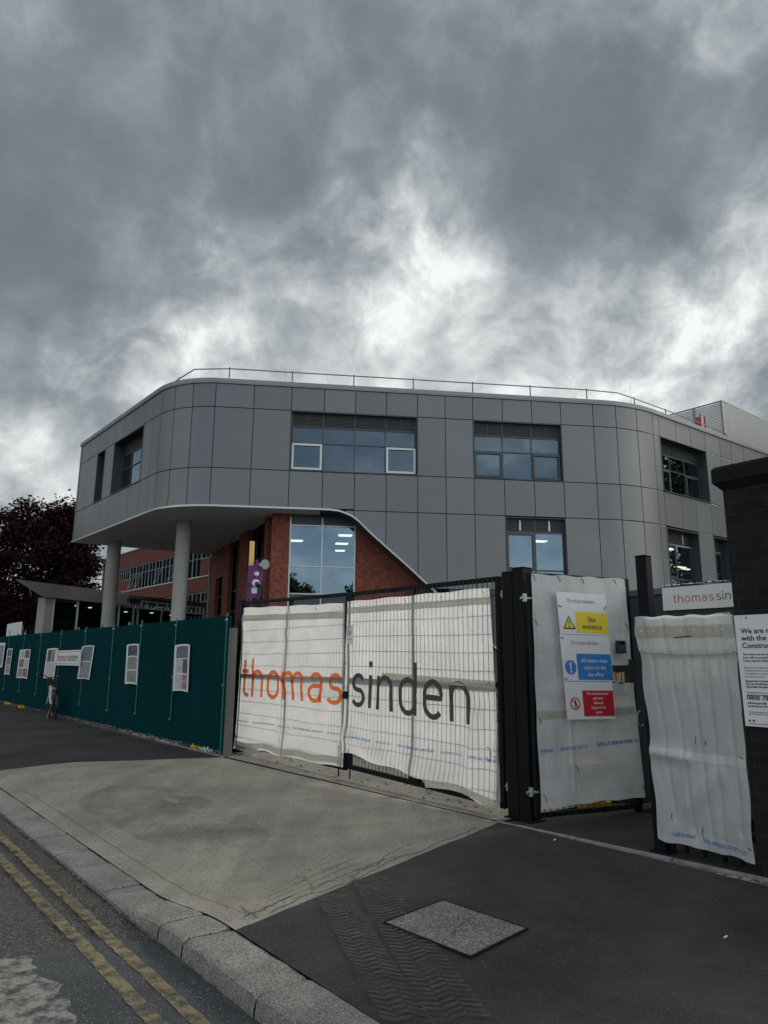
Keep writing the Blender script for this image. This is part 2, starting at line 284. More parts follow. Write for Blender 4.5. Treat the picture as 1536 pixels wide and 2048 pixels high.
# ------------------------------------------------------------ mesh builder
ORG = {}
class MB:
    def __init__(s): s.v = []; s.f = []; s.mi = []; s.mats = []
    def _m(s, m):
        if m is None: return 0
        if m not in s.mats: s.mats.append(m)
        return s.mats.index(m)
    def face(s, pts, m=None):
        i = len(s.v); s.v += [tuple(p) for p in pts]; s.f.append(tuple(range(i, i+len(pts)))); s.mi.append(s._m(m))
    def hexa(s, p, m=None):            # 8 points: bottom 4 ccw, top 4 ccw
        i = len(s.v); s.v += [tuple(q) for q in p]; k = s._m(m)
        for f in ((3,2,1,0),(4,5,6,7),(0,1,5,4),(1,2,6,5),(2,3,7,6),(3,0,4,7)):
            s.f.append(tuple(i+j for j in f)); s.mi.append(k)
    def fbox(s, F, s0, s1, t0, t1, z0, z1, m=None, bev=0, z0b=None, z1b=None):   # z0b/z1b: heights at s1
        z0b = z0 if z0b is None else z0b; z1b = z1 if z1b is None else z1b
        P = F.p
        if F.hand < 0: t0, t1 = t1, t0
        s.hexa([P(s0,t0,z0),P(s1,t0,z0b),P(s1,t1,z0b),P(s0,t1,z0),P(s0,t0,z1),P(s1,t0,z1b),P(s1,t1,z1b),P(s0,t1,z1)], m)
    def tube(s, pts, r, n=8, m=None, cap=True):
        pts = [Vector(p) for p in pts]; k = s._m(m); rs = r if isinstance(r, (list, tuple)) else [r]*len(pts)
        base = len(s.v)
        up = None
        for i, p in enumerate(pts):
            d = (pts[min(i+1, len(pts)-1)]-pts[max(i-1, 0)]).normalized()
            if up is None:
                up = Vector((0,0,1)) if abs(d.z) < .9 else Vector((1,0,0))
            a = d.cross(up).normalized(); up = a.cross(d).normalized(); 
            for j in range(n):
                t = 2*pi*(j+.5)/n; s.v.append(tuple(p+(a*cos(t)+up*sin(t))*rs[i]))
        for i in range(len(pts)-1):
            for j in range(n):
                s.f.append((base+i*n+j, base+i*n+(j+1)%n, base+(i+1)*n+(j+1)%n, base+(i+1)*n+j)); s.mi.append(k)
        if cap:
            s.f.append(tuple(base+j for j in reversed(range(n)))); s.mi.append(k)
            s.f.append(tuple(base+(len(pts)-1)*n+j for j in range(n))); s.mi.append(k)
    def grid(s, fn, nu, nv, m=None, skip=None):
        b = len(s.v); k = s._m(m)
        for j in range(nv+1):
            for i in range(nu+1): s.v.append(tuple(fn(i/nu, j/nv)))
        for j in range(nv):
            for i in range(nu):
                if skip and skip((i+.5)/nu, (j+.5)/nv): continue
                s.f.append((b+j*(nu+1)+i, b+j*(nu+1)+i+1, b+(j+1)*(nu+1)+i+1, b+(j+1)*(nu+1)+i)); s.mi.append(k)
    def prism(s, poly, z0, z1, m=None):
        n = len(poly); i = len(s.v); k = s._m(m)
        s.v += [(p[0],p[1],z0) for p in poly]+[(p[0],p[1],z1) for p in poly]
        s.f.append(tuple(i+j for j in reversed(range(n)))); s.f.append(tuple(i+n+j for j in range(n))); s.mi += [k, k]
        for j in range(n):
            s.f.append((i+j, i+(j+1)%n, i+n+(j+1)%n, i+n+j)); s.mi.append(k)
    def build(s, name, m=None, parent=None, smooth=False, solid=0, bevel=0, kind=None):
        org = ORG.get(parent.name, Vector((0,0,0))) if parent else Vector((0,0,0))
        me = bpy.data.meshes.new(name)
        me.from_pydata([tuple(Vector(v)-org) for v in s.v], [], s.f)
        for q in (s.mats or [m]): me.materials.append(q)
        if s.mats: me.polygons.foreach_set('material_index', s.mi)
        uv = me.uv_layers.new(name='UVMap'); vs = me.vertices
        for p in me.polygons:
            nr = p.normal
            if abs(nr.z) < .75:
                t = Vector((-nr.y, nr.x, 0)).normalized()
                if t.x < 0: t = -t
                for li in p.loop_indices:
                    c = vs[me.loops[li].vertex_index].co+org; uv.data[li].uv = (c.dot(t), c.z)
            else:
                for li in p.loop_indices:
                    c = vs[me.loops[li].vertex_index].co+org; uv.data[li].uv = (c.x, c.y)
        if smooth: me.polygons.foreach_set('use_smooth', [True]*len(me.polygons))
        me.validate(); me.update()
        o = bpy.data.objects.new(name, me); C.objects.link(o)
        if parent: o.parent = parent; ORG[o.name] = org
        else: ORG[o.name] = Vector((0,0,0))
        if bevel:
            b = o.modifiers.new('bevel', 'BEVEL'); b.width = bevel; b.segments = 2; b.limit_method = 'ANGLE'; b.angle_limit = radians(40)
        if solid:
            b = o.modifiers.new('solid', 'SOLIDIFY'); b.thickness = solid; b.offset = 0
        if kind: o['kind'] = kind
        return o
def thing(name, label, cat, loc, group=None):
    o = bpy.data.objects.new(name, None); C.objects.link(o); o.location = loc; o.empty_display_size = .2
    ORG[o.name] = Vector(loc); o['label'] = label; o['category'] = cat
    if group: o['group'] = group
    return o
def tag(o, label, cat, group=None):
    o['label'] = label; o['category'] = cat
    if group: o['group'] = group
    return o
def dirv(az): a = radians(az); return Vector((sin(a), cos(a)))
class Frame:
    """s runs along azimuth az, t points to the side where the street (camera) is"""
    def __init__(s, P, az, out=None):
        s.P = Vector(P[:2]); s.u = dirv(az); n = Vector((-s.u.y, s.u.x))
        o = Vector(out) if out else -s.P
        if n.dot(o) < 0: n = -n
        s.n = n; s.hand = 1 if s.u.x*n.y-s.u.y*n.x > 0 else -1
    def p(s, a, t=0, z=0): q = s.P+s.u*a+s.n*t; return Vector((q.x, q.y, z))
K = Frame((-.9, 4.64), -38.3, (-.78, -.62))      # kerb: s away along the street, t towards the road
G = Frame((1.34, 7.64), -36)                     # gate line
HF = Frame((-2.633, 12.353), -37.96)             # hoarding line
R = Frame((2.29, 6.42), 142.2)                   # right-hand fence line, s towards the brick pier
PG = Frame((1.497, 7.313), 66)                   # open pedestrian gate
PV = Frame((-17, 32.9), 24)                      # pavilion front
OB = Frame((-15, 58.05), -39.5)                  # old brick building
SW = Frame((-4.8, 28.8), -24.2, (-1, -.3))       # brick side wall under the overhang

# ------------------------------------------------------------ lettering
def arc(cx, cy, rx, ry, a0, a1, n=14):
    return [(cx+rx*cos(radians(a0+(a1-a0)*i/n)), cy+ry*sin(radians(a0+(a1-a0)*i/n))) for i in range(n+1)]
# stroke font for the contractor's wordmark: x-height 1, strokes as centre lines; (strokes, dots, advance)
w_ = .36
def glyph(c):
    if c == 't': return [[(.20,1.38),(.20,.26)]+arc(.42,.26,.22,.21,180,270,6)+[(.52,.05)], [(0,.95),(.5,.95)]], [], .62
    if c == 'h': return [[(.07,0),(.07,1.45)], [(.07,.62)]+arc(.38,.62,.31,.34,180,0,12)+[(.69,0)]], [], .94
    if c == 'n': return [[(.07,0),(.07,1.0)], [(.07,.62)]+arc(.38,.62,.31,.34,180,0,12)+[(.69,0)]], [], .94
    if c == 'm': return [[(.07,0),(.07,1.0)], [(.07,.66)]+arc(.33,.66,.26,.30,180,0,10)+[(.59,0)], [(.59,.66)]+arc(.85,.66,.26,.30,180,0,10)+[(1.11,0)]], [], 1.36
    if c == 'o': return [arc(.38,.64,.33,.32,0,180,12)+arc(.38,.36,.33,.32,180,360,12)+[(.71,.64)]], [], .94
    if c == 'd': return [[(.71,0),(.71,1.45)], [(.71,.62)]+arc(.39,.64,.33,.32,0,180,12)+arc(.39,.36,.33,.32,180,360,12)+[(.71,.5)]], [], .96
    if c == 'e': return [[(.06,.54),(.70,.54),(.70,.64)]+arc(.38,.64,.32,.32,0,180,12)+arc(.38,.36,.32,.32,180,325,12)], [], .92
    if c == 'a': return [arc(.36,.66,.28,.30,150,0,10)+[(.64,0)], [(.64,.56),(.30,.56)]+arc(.30,.305,.24,.255,90,270,10)+arc(.36,.30,.28,.25,270,345,6)], [], .88
    if c == 's': return [arc(.35,.72,.26,.24,28,180,10)+arc(.30,.70,.21,.18,180,255,5)+[(.35,.51)]+arc(.38,.29,.25,.22,75,0,6)+arc(.34,.29,.29,.25,0,-152,12)], [], .80
    if c == 'i': return [[(.07,0),(.07,1.0)]], [(.07,1.33)], .30
    if c == ' ': return [], [], .42
def strokes(text, mp, x0, x1, y0, xh, sw, mb, m, spacing=0.10):
    """mp(x,y)->3D point; text fitted between x0 and x1, baseline y0, x-height xh (signed), stroke width sw in x units"""
    adv = [glyph(c)[2] for c in text]; tot = sum(adv)+spacing*(len(text)-1)-.18; k = (x1-x0)/tot; x = x0
    syh = abs(xh)
    for c in text:
        st, dots, ad = glyph(c)
        for s in st:
            # resample
            pts = [Vector(s[0])]
            for q in s[1:]:
                q = Vector(q); d = (q-pts[-1]).length; nn = max(1, int(d/.16))
                p0 = pts[-1].copy()
                for i in range(1, nn+1): pts.append(p0.lerp(q, i/nn))
            L_, R_ = [], []
            for i, p in enumerate(pts):
                a = pts[max(i-1, 0)]; b = pts[min(i+1, len(pts)-1)]; d = (b-a)
                if d.length < 1e-6: d = Vector((1, 0))
                d.normalize(); nn = Vector((-d.y, d.x))*sw/2
                L_.append(p+nn); R_.append(p-nn)
            i0 = len(mb.v); kk = mb._m(m)
            for a, b in zip(L_, R_):
                mb.v.append(tuple(mp(x+a.x*k, y0+a.y*xh))); mb.v.append(tuple(mp(x+b.x*k, y0+b.y*xh)))
            for i in range(len(pts)-1):
                mb.f.append((i0+2*i, i0+2*i+1, i0+2*i+3, i0+2*i+2)); mb.mi.append(kk)
        for dx, dy in dots:
            i0 = len(mb.v); kk = mb._m(m)
            for j in range(14):
                t = 2*pi*j/14; mb.v.append(tuple(mp(x+(dx+.10*cos(t))*k, y0+(dy+.10*sin(t))*xh)))
            mb.f.append(tuple(range(i0, i0+14))); mb.mi.append(kk)
        x += (ad+spacing)*k
_dg = None
def ftext(txt, mp, x0, y0, size, mb, m, width=None, align='LEFT', bold=0, sx=1.0):
    """built-in font text; cap height is about .73*size; mapped through mp(x,y)"""
    cu = bpy.data.curves.new('tmp_text', 'FONT'); cu.body = txt; cu.size = 1; cu.align_x = align; cu.offset = bold; cu.resolution_u = 3; cu.fill_mode = 'FRONT'
    ob = bpy.data.objects.new('tmp_text', cu); C.objects.link(ob)
    dg = bpy.context.evaluated_depsgraph_get(); me = bpy.data.meshes.new_from_object(ob.evaluated_get(dg))
    xs = [v.co.x for v in me.vertices]
    if not xs: return
    k = size*sx
    if width: k = width/(max(xs)-min(xs))
    i0 = len(mb.v); kk = mb._m(m)
    for v in me.vertices: mb.v.append(tuple(mp(x0+v.co.x*k, y0+v.co.y*size)))
    for p in me.polygons: mb.f.append(tuple(i0+j for j in p.vertices)); mb.mi.append(kk)
    bpy.data.objects.remove(ob); bpy.data.curves.remove(cu); bpy.data.meshes.remove(me)

# ------------------------------------------------------------ ground, road, kerb, pavement
def sm(x): x = max(0, min(1, x)); return x*x*(3-2*x)
def drop(s):                                    # how far the kerb top is lowered for the crossing
    return .09*sm((s-.05)/1.15)*(1-sm((s-8.6)/1.4))
def zpav(s, t): return -drop(s)*sm(1+t/1.3) if t > -1.3 else 0.0
def struct(name, mb, m, parent=None, **k):
    o = mb.build(name, m, parent, **k)
    if not parent: o['kind'] = 'structure'
    return o
g = MB(); g.face([(-900,-900,-.30),(900,-900,-.30),(900,900,-.30),(-900,900,-.30)]); struct('ground', g, M['far'])
g = MB(); g.grid(lambda a,b: K.p(-30+110*a, .20+9*b, -.12+.012*noise.noise(Vector((a*30,b*9,0)))*min(1, b*20)), 220, 20); road = struct('road', g, M['road'])
g = MB(); g.grid(lambda a,b: K.p(-30+110*a, 9.3+60*b, -.10), 8, 4); struct('far_pavement', g, M['asphalt'])
# darker reinstated patch of the road
def ragged(pts, z, seed=0, amp=.012, step=.06):
    out = []
    for i in range(len(pts)):
        a = Vector(pts[i]); b = Vector(pts[(i+1)%len(pts)]); n = max(1, int((b-a).length/step))
        for j in range(n):
            q = a.lerp(b, j/n); v = noise.noise(Vector((q.x*9+seed, q.y*9, seed)))*amp*2
            d = (b-a).normalized(); q = q+Vector((-d.y, d.x))*v
            out.append(K.p(q.x, q.y, z))
    return out
g = MB(); g.face(ragged([(.56,.49),(.30,.27),(-6,.30),(-6,3.2),(.9,3.0),(.62,1.1)], -.108, 3)); struct('road_repair_patch', g, M['roadp'], road)
for nm, t0, t1, sd in (('yellow_line', .475, .55, 1), ('yellow_line', .635, .715, 2)):
    g = MB(); n = 900
    def ed(a, b, t0=t0, t1=t1, sd=sd):
        s = -8+50*a; w = .012*noise.noise(Vector((s*1.1, sd, 0)))
        e = .012*noise.noise(Vector((s*14, sd+b*5, 3)))
        return K.p(s, t0+(t1-t0)*b+w+e, -.1035)
    g.grid(ed, n, 1); struct(nm, g, M['yline'], road)
g = MB(); g.face(ragged([(.62,.98),(.55,1.75),(-.65,1.8),(-.55,1.02),(-.2,.93),(.2,.96)], -.1036, 7, .03)); struct('worn_white_marking', g, M['wpaint'], road)
# gutter dirt along the kerb foot
g = MB()
g.grid(lambda a,b: K.p(-6+26*a, .285+(.012+.035*max(0,noise.noise(Vector((a*90,1,0)))+.2))*b, -.1055), 600, 1); struct('gutter_dirt', g, M['crack'], road)
# kerb: separate granite stones, gently irregular
kerb = MB(); kb0 = MB(); kb0.grid(lambda a,b: K.p(-30+110*a, .02+.22*b, -.14), 60, 1); kerb = struct('kerb', kb0, M['crack'])
s = 16.0
kbounds = [-5.3, -4.3, -3.35, -2.4, -1.62, -.86, .0, .36, .98, 1.47, 2.2, 2.75, 3.45, 4.3, 5.05]
while kbounds[-1] < 26: kbounds.append(kbounds[-1]+random.choice((.72,.8,.86,.9)))
for i in range(len(kbounds)-1):
    a0, a1 = kbounds[i]+.008, kbounds[i+1]-.008; g = MB(); nn = 12
    def top(a, b, a0=a0, a1=a1, i=i):
        s = a0+(a1-a0)*a; t = -.005+.290*b
        ex = min(a, 1-a)*(a1-a0); ey = min(b, 1-b)*.285
        rnd = -.007*(1-sm(ex/.020))-(.016 if b > .5 else .004)*(1-sm(ey/.03))
        w = .004*noise.noise(Vector((s*2.3, b*2, i)))
        return K.p(s+.01*noise.noise(Vector((b*6,i,a>.5))), t+w*(1 if 0 < b < 1 else 1.4), -drop(s)+rnd+.006*noise.noise(Vector((s*7, t*7, 2)))+.002*((i*37)%5-2))
    g.grid(top, 24, 10)
    g.grid(lambda a,b: (lambda q: Vector((q.x, q.y, 0))+Vector((0,0,1))*(q.z*(1-b)+(-.15)*b)+Vector((K.n.x, K.n.y, 0))*(.012*sin(pi*b)+.008*noise.noise(Vector((a*9+i, b*5, 1)))))(top(a, 1)), 24, 5)
    for e in (0, 1): g.grid(lambda a,b: (lambda q: Vector((q.x, q.y, q.z*(1-b)-.15*b)))(top(e, a)), 10, 2)
    g.build('kerb_stone', M['granite'], kerb, smooth=True)
# concrete vehicle crossing
def concmap(a, b):      # a: 0 asphalt side .. 1 hoarding side, b: 0 kerb .. 1 gate line
    sA, tA = -.09+.02, -.003; sB, tB = .98, -3.41; sC, tC = 7.02, -3.34; sD, tD = 8.25, -.003
    s = (sA*(1-b)+sB*b)*(1-a)+(sD*(1-b)+sC*b)*a; t = (tA*(1-b)+tB*b)*(1-a)+(tD*(1-b)+tC*b)*a
    if a in (0,): s += .012*noise.noise(Vector((b*30, 0, 0)))
    return s, t
g = MB()
def cm(a, b):
    s, t = concmap(a, b); z = zpav(s, t)+.004+.006*noise.noise(Vector((s*1.2, t*1.2, 5)))*sin(pi*b)
    return K.p(s, t, z)
g.grid(cm, 90, 50); conc = struct('concrete_crossing', g, M['concr'])
# cracks and tooled grooves near the asphalt edge, lip line along the kerb
def ribbon(pts, w, z=.0045, m=None, seed=0):
    g = MB(); out = []
    for i, q in enumerate(pts):
        a = Vector(pts[max(i-1,0)]); b = Vector(pts[min(i+1, len(pts)-1)]); d = (b-a).normalized(); n = Vector((-d.y, d.x))
        ww = w*(.55+.9*abs(noise.noise(Vector((i*.45, seed, 1)))))*(.3 if i in (0, len(pts)-1) else 1)
        out.append((K.p(q[0]+n.x*ww/2, q[1]+n.y*ww/2, zpav(*q)+z+.004), K.p(q[0]-n.x*ww/2, q[1]-n.y*ww/2, zpav(*q)+z+.004)))
    for i in range(len(out)-1): g.face([out[i][0], out[i][1], out[i+1][1], out[i+1][0]])
    return g
def wander(p, q, n, amp, seed, fr=1.0):
    p = Vector(p); q = Vector(q); d = (q-p); nn = Vector((-d.y, d.x)).normalized(); out = []
    for i in range(n+1):
        f = i/n; env = min(1, 6*min(f, 1-f)+.15)
        v = (noise.noise(Vector((f*5*fr, seed, 0)))*1.4+noise.noise(Vector((f*19*fr, seed, 4)))*.6+noise.noise(Vector((f*60*fr, seed, 9)))*.25)*amp*env
        out.append(p+d*f+nn*v)
    return out
cr = [((.06,-.30),(.95,-3.05),90,.06,1,.011), ((.22,-.55),(.62,-1.8),50,.07,2,.007), ((.10,-.15),(.28,-.62),30,.03,3,.014), ((.45,-1.3),(.9,-2.2),40,.05,4,.006),
      ((.3,-.8),(.7,-.9),18,.04,5,.005), ((.02,-.2),(.32,-.22),16,.02,6,.01)]
for p, q, n, am, sd, w in cr: ribbon(wander(p, q, n, am, sd), w, seed=sd).build('crack', M['crack'], conc)
for k_ in range(9):
    o_ = .17+.028*k_; st = .05*k_; e0 = .25+.10*((k_*7)%5)
    pts = wander((o_+.03, -.30-e0*.3), (o_+.34+.02*k_, -1.1-e0*.9), 30, .008, 20+k_); ribbon(pts, .0035, z=.002).build('tooled_groove', M['crack'], conc)
ribbon(wander((.02,-.175),(8.0,-.20),260,.012,31,6), .005).build('lip_joint', M['crack'], conc)
ribbon(wander((1.02,-3.30),(7.0,-3.26),200,.012,33,6), .005).build('threshold_joint', M['crack'], conc)
for nm_, c_, r1, r2, sd in (('dark_stain', (3.6,-1.0), 1.9, .6, 1),):
    g = MB(); pts = []
    for j in range(40):
        t = 2*pi*j/40; rr = 1+.35*noise.noise(Vector((cos(t)*1.5, sin(t)*1.5, sd)))
        s_, t_ = c_[0]+cos(t)*r1*rr, c_[1]+sin(t)*r2*rr; pts.append(K.p(s_, t_, zpav(s_, t_)+.0125))
    cen = K.p(c_[0], c_[1], zpav(*c_)+.0125)
    for j in range(40): g.face([cen, pts[j], pts[(j+1)%40]])
    g.build(nm_, M['stain'], conc)
# asphalt pavement on both sides of the crossing
g = MB()
def ar(a, b):
    s0, t0 = concmap(0, b); s1 = -30; s = s0+.015+(s1-s0)*a**2.2; t = t0*(1)+(-3.50-.085*(0-s)*.0-t0)*0
    return K.p(s-(0.0), t if a == 0 else t, .002+.010*noise.noise(Vector((s*.7, t*.7, 8)))*min(1, a*8)*sin(pi*min(1, b)))
g.grid(ar, 60, 40)
pav = struct('asphalt_pavement', g, M['asphalt'])
g = MB()
def al(a, b):
    s0, t0 = concmap(1, b); s = s0-.015+(70-s0)*a**2; return K.p(s, t0-.12*b*a*8*a, zpav(s, t0)+.002)
g.grid(al, 80, 24); struct('asphalt_pavement', g, M['asphalt'])
# pale edging strips at the back of the pavement
g = MB()
for i in range(9):
    a = 1.00-i*.9; b = a-.885
    g.hexa([K.p(a,-3.395-.062*(1-a),-.03),K.p(b,-3.395-.062*(1-b),-.03),K.p(b,-3.435-.062*(1-b),-.03),K.p(a,-3.435-.062*(1-a),-.03),
            K.p(a,-3.395-.062*(1-a),.009),K.p(b,-3.395-.062*(1-b),.011),K.p(b,-3.435-.062*(1-b),.011),K.p(a,-3.435-.062*(1-a),.009)])
struct('pavement_edging', g, M['edging'], bevel=.004)
g = MB()
for i in range(30):
    a = 7.05+i*.9; b = a+.885; w = lambda q: -3.36-.028*(q-7)
    g.hexa([K.p(a,w(a),-.03),K.p(b,w(b),-.03),K.p(b,w(b)-.045,-.03),K.p(a,w(a)-.045,-.03),K.p(a,w(a),.012),K.p(b,w(b),.012),K.p(b,w(b)-.045,.012),K.p(a,w(a)-.045,.012)])
struct('pavement_edging', g, M['edging'], bevel=.004)
# site ground behind the fence: concrete apron then rubble
g = MB(); g.grid(lambda a,b: K.p(-30+110*a, -3.36-60*b, -.012+.0*a+(.02*noise.noise(Vector((a*70, b*50, 0))) if b > .06 else -.0)), 160, 60); struct('site_ground', g, M['siteg'])
g = MB(); g.grid(lambda a,b: K.p(.98+6.2*a, -3.40-1.6*b, .012+.004*noise.noise(Vector((a*7, b*3, 0)))), 20, 6); struct('concrete_apron', g, M['concr'])
# asphalt entry behind the open pedestrian gate
g = MB(); g.face([K.p(.93,-3.43,.006),K.p(-6,-3.8,.006),K.p(-6,-8.5,.006),K.p(.6,-6.5,.006)]); struct('asphalt_entry', g, M['asphalt'])
# tyre tread prints: chevrons of dust on the pavement
def tread(nm, a0, a1, b0, b1):
    """a0,a1: left/right corners at the far end; b0,b1 at the near end, in kerb coordinates"""
    g = MB(); a0, a1, b0, b1 = map(Vector, (a0, a1, b0, b1)); Lg = ((b0-a0).length); n = int(Lg/.052)
    for i in range(n):
        f = i/n
        l = a0.lerp(b0, f); r = a1.lerp(b1, f); ax = (r-l); dn = (b0-a0).normalized()
        for k2, (u0, u1) in enumerate(((.04,.34),(.36,.64),(.66,.96))):
            sk = (.035 if k2 != 1 else -.035); ph = .018*(k2 == 1)
            jit = .006*noise.noise(Vector((i*.7, k2, 0)))
            P1 = l+ax*u0+dn*(ph+jit); P2 = l+ax*u1+dn*(ph+sk+jit); wd = dn*.026
            g.face([K.p(P1.x,P1.y,.0145),K.p(P2.x,P2.y,.0145),K.p((P2+wd).x,(P2+wd).y,.0145),K.p((P1+wd).x,(P1+wd).y,.0145)])
    gb_ = MB()
    def bm_(u, v):
        q = a0.lerp(b0, v).lerp(a1.lerp(b1, v), u); return K.p(q.x, q.y, .0138)
    gb_.grid(bm_, 4, 20); gb_.build('dust_film', M['dust2'], pav)
    return struct(nm, g, M['dust'], pav)
tread('tyre_print', (.17,-.70), (.04,-.90), (-1.45,.0), (-1.62,-.18))
tread('tyre_print', (.36,-1.13), (.22,-1.37), (-1.60,-.15), (-1.72,-.42))
# manhole cover
mh = thing('manhole_cover', 'square concrete-filled manhole cover set in the dark asphalt pavement', 'manhole cover', K.p(-.82,-1.06,.01))
q4 = [(-.43,-1.32),(-1.12,-1.37),(-1.21,-.80),(-.52,-.75)]
g = MB(); c4 = Vector((-.82,-1.06)); ins = [tuple(Vector(p).lerp(c4, .035)) for p in q4]
g.hexa([K.p(*p, -.02) for p in ins]+[K.p(*p, .016) for p in ins]); g.build('infill', M['manc'], mh)
g = MB()
for i in range(4):
    a, b = q4[i], q4[(i+1)%4]; c, d = ins[(i+1)%4], ins[i]
    g.hexa([K.p(*a,-.02),K.p(*b,-.02),K.p(*c,-.02),K.p(*d,-.02),K.p(*a,.0185),K.p(*b,.0185),K.p(*c,.0185),K.p(*d,.0185)])
g.build('metal_rim', M['capst'], mh)
for p_, q_ in (((-.80,-1.20),(-.86,-1.02)),((-.86,-1.02),(-.95,-.93)),((-.80,-1.20),(-.74,-1.15))):
    gg = ribbon(wander(p_, q_, 12, .01, 5), .012, z=.0135); gg.build('lifting_slot', M['crack'], mh)

# ------------------------------------------------------------ the grey office building
# plan line of the cladding: left face, rounded corner, front, rounded corner, right face
A_ = Vector((-15.9,35.75)); d1 = dirv(140.2); P2_ = Vector((-6.76,26.8)); d2 = dirv(82.3); P3_ = Vector((12.3,30.3)); d3 = dirv(53.3)
def isect(p, d, q, e):
    det = d.x*(-e.y)+e.x*d.y; r = q-p; t = (r.x*(-e.y)+e.x*r.y)/det; return p+d*t
def mkpath(n=12):
    pts = [A_.copy()]
    for Cn, da, db, T in ((isect(A_,d1,P2_,d2),d1,d2,1.7),(isect(P2_,d2,P3_,d3),d2,d3,1.55)):
        p0 = Cn-da*T; th = math.acos(da.dot(db)); Rr = T/math.tan(th/2); na = Vector((-da.y, da.x)); cen = p0+na*Rr
        for i in range(n+1):
            a = th*i/n; v = -na*Rr; pts.append(cen+Vector((cos(a)*v.x-sin(a)*v.y, sin(a)*v.x+cos(a)*v.y)))
    pts.append(isect(P2_,d2,P3_,d3)+d3*26); return pts
PT = mkpath(); SS = [0]
for i in range(len(PT)-1): SS.append(SS[-1]+(PT[i+1]-PT[i]).length)
def bp(L, off=0, z=0):
    """point at path length L, off metres inside the facade, height z"""
    i = 0
    while i < len(SS)-2 and SS[i+1] < L: i += 1
    f = (L-SS[i])/(SS[i+1]-SS[i]); q = PT[i].lerp(PT[i+1], f)
    def nrm(j): d = (PT[j+1]-PT[j]).normalized(); return Vector((-d.y, d.x))
    n0 = nrm(i)
    if 0 < f < 1 and i not in (0, 13, len(PT)-2):
        na = nrm(max(i-1,0)); nb = nrm(min(i+1, len(PT)-2)); n0 = ((na+n0)*(1-f)+(n0+nb)*f).normalized()
    q = q+n0*off; return Vector((q.x, q.y, z))
def pslab(g, L0, L1, o0, o1, zb0, zt0, zb1=None, zt1=None, m=None, seg=None):
    """slab following the facade between path lengths; o0 outer offset, o1 inner; bottom/top may be functions"""
    n = seg or (1 if (L1 < 10.1 or 13.4 < L0 and L1 < 29.2 or L0 > 32.4) else max(1, int((L1-L0)/.11)))
    zb = zb0 if callable(zb0) else (lambda L: zb0+((zb1-zb0)*(L-L0)/(L1-L0) if zb1 is not None else 0))
    zt = zt0 if callable(zt0) else (lambda L: zt0+((zt1-zt0)*(L-L0)/(L1-L0) if zt1 is not None else 0))
    if n > 1:
        i0 = len(g.v); k = g._m(m)
        for i in range(n+1):
            a = L0+(L1-L0)*i/n; g.v += [tuple(bp(a,o0,zb(a))), tuple(bp(a,o1,zb(a))), tuple(bp(a,o1,zt(a))), tuple(bp(a,o0,zt(a)))]
        for i in range(n):
            q = i0+4*i
            for c in range(4): g.f.append((q+c, q+(c+1)%4, q+4+(c+1)%4, q+4+c)[::-1]); g.mi.append(k)
        g.f.append((i0, i0+1, i0+2, i0+3)); q = i0+4*n; g.f.append((q+3, q+2, q+1, q)); g.mi += [k, k]
        return
    for i in range(n):
        a = L0+(L1-L0)*i/n; b = L0+(L1-L0)*(i+1)/n
        g.hexa([bp(a,o0,zb(a)),bp(b,o0,zb(b)),bp(b,o1,zb(b)),bp(a,o1,zb(a)),bp(a,o0,zt(a)),bp(b,o0,zt(b)),bp(b,o1,zt(b)),bp(a,o1,zt(a))], m)
office = thing('office_building', 'three-storey building clad in dark grey panels with rounded corners, raised on round columns', 'building', (bp(16,3,0)))
SWP = [(17.40,7.42),(17.82,7.415),(18.17,7.38),(18.45,7.29),(18.67,7.20),(18.95,7.0),(19.41,6.55),(20.02,6.02),(20.84,5.32),(21.42,4.80),(22.01,4.27),(23.2,3.2),(24.6,1.95),(26.5,.2)]
def swz(L):
    if L <= SWP[0][0]: return 7.42
    for (a, za), (b, zb) in zip(SWP, SWP[1:]):
        if L <= b: return za+(zb-za)*(L-a)/(b-a)
    return 0
cols_ = [0,1.45,2.87,3.97,5.18,6.35,7.48,8.74,9.7,10.5,11.35,12.23,13.15,14.67,16.17,17.49,18.77,20.05,21.34,22.51,23.69,24.97,26.25,27.53,28.98,30.04,31.14,32.17,32.65,34.01,35.2,36.5,37.87,38.92,40.14,41.44,42.84,44.1,45.4,46.7,48,49.3,50.6,52,53.4,54.8]
WINS = [  # L0, L1, z0, z1, recess, kind
 ('office_window', 16.17,21.34,8.95,11.46,.16,'W1'), ('office_window', 23.69,27.53,8.95,11.46,.16,'W2'), ('office_window', 24.97,27.53,4.40,7.38,.16,'W3'),
 ('office_window', 32.65,36.5,8.97,11.5,.42,'W4'), ('office_window', 32.65,35.2,4.60,7.36,.42,'W5'), ('office_window', 36.5,37.87,4.60,7.36,.42,'W6'),
 ('office_window', 5.18,8.74,8.95,11.46,.42,'WL1'), ('office_window', 2.87,3.97,8.95,11.46,.42,'WL2')]
rows = [(11.46,12.46),(8.95,11.46),(7.42,8.95),(4.38,7.42)]
cl = MB(); bk = MB(); J = .014
CT4 = [M['clad']]+[mat('grey_cladding', (.134*k, .140*k, .145*k), .36+.02*j, .35, .07, .35, .03, 14, spec=.5) for j, k in enumerate((.93,.965,1.05))]
rpn = random.Random(3)
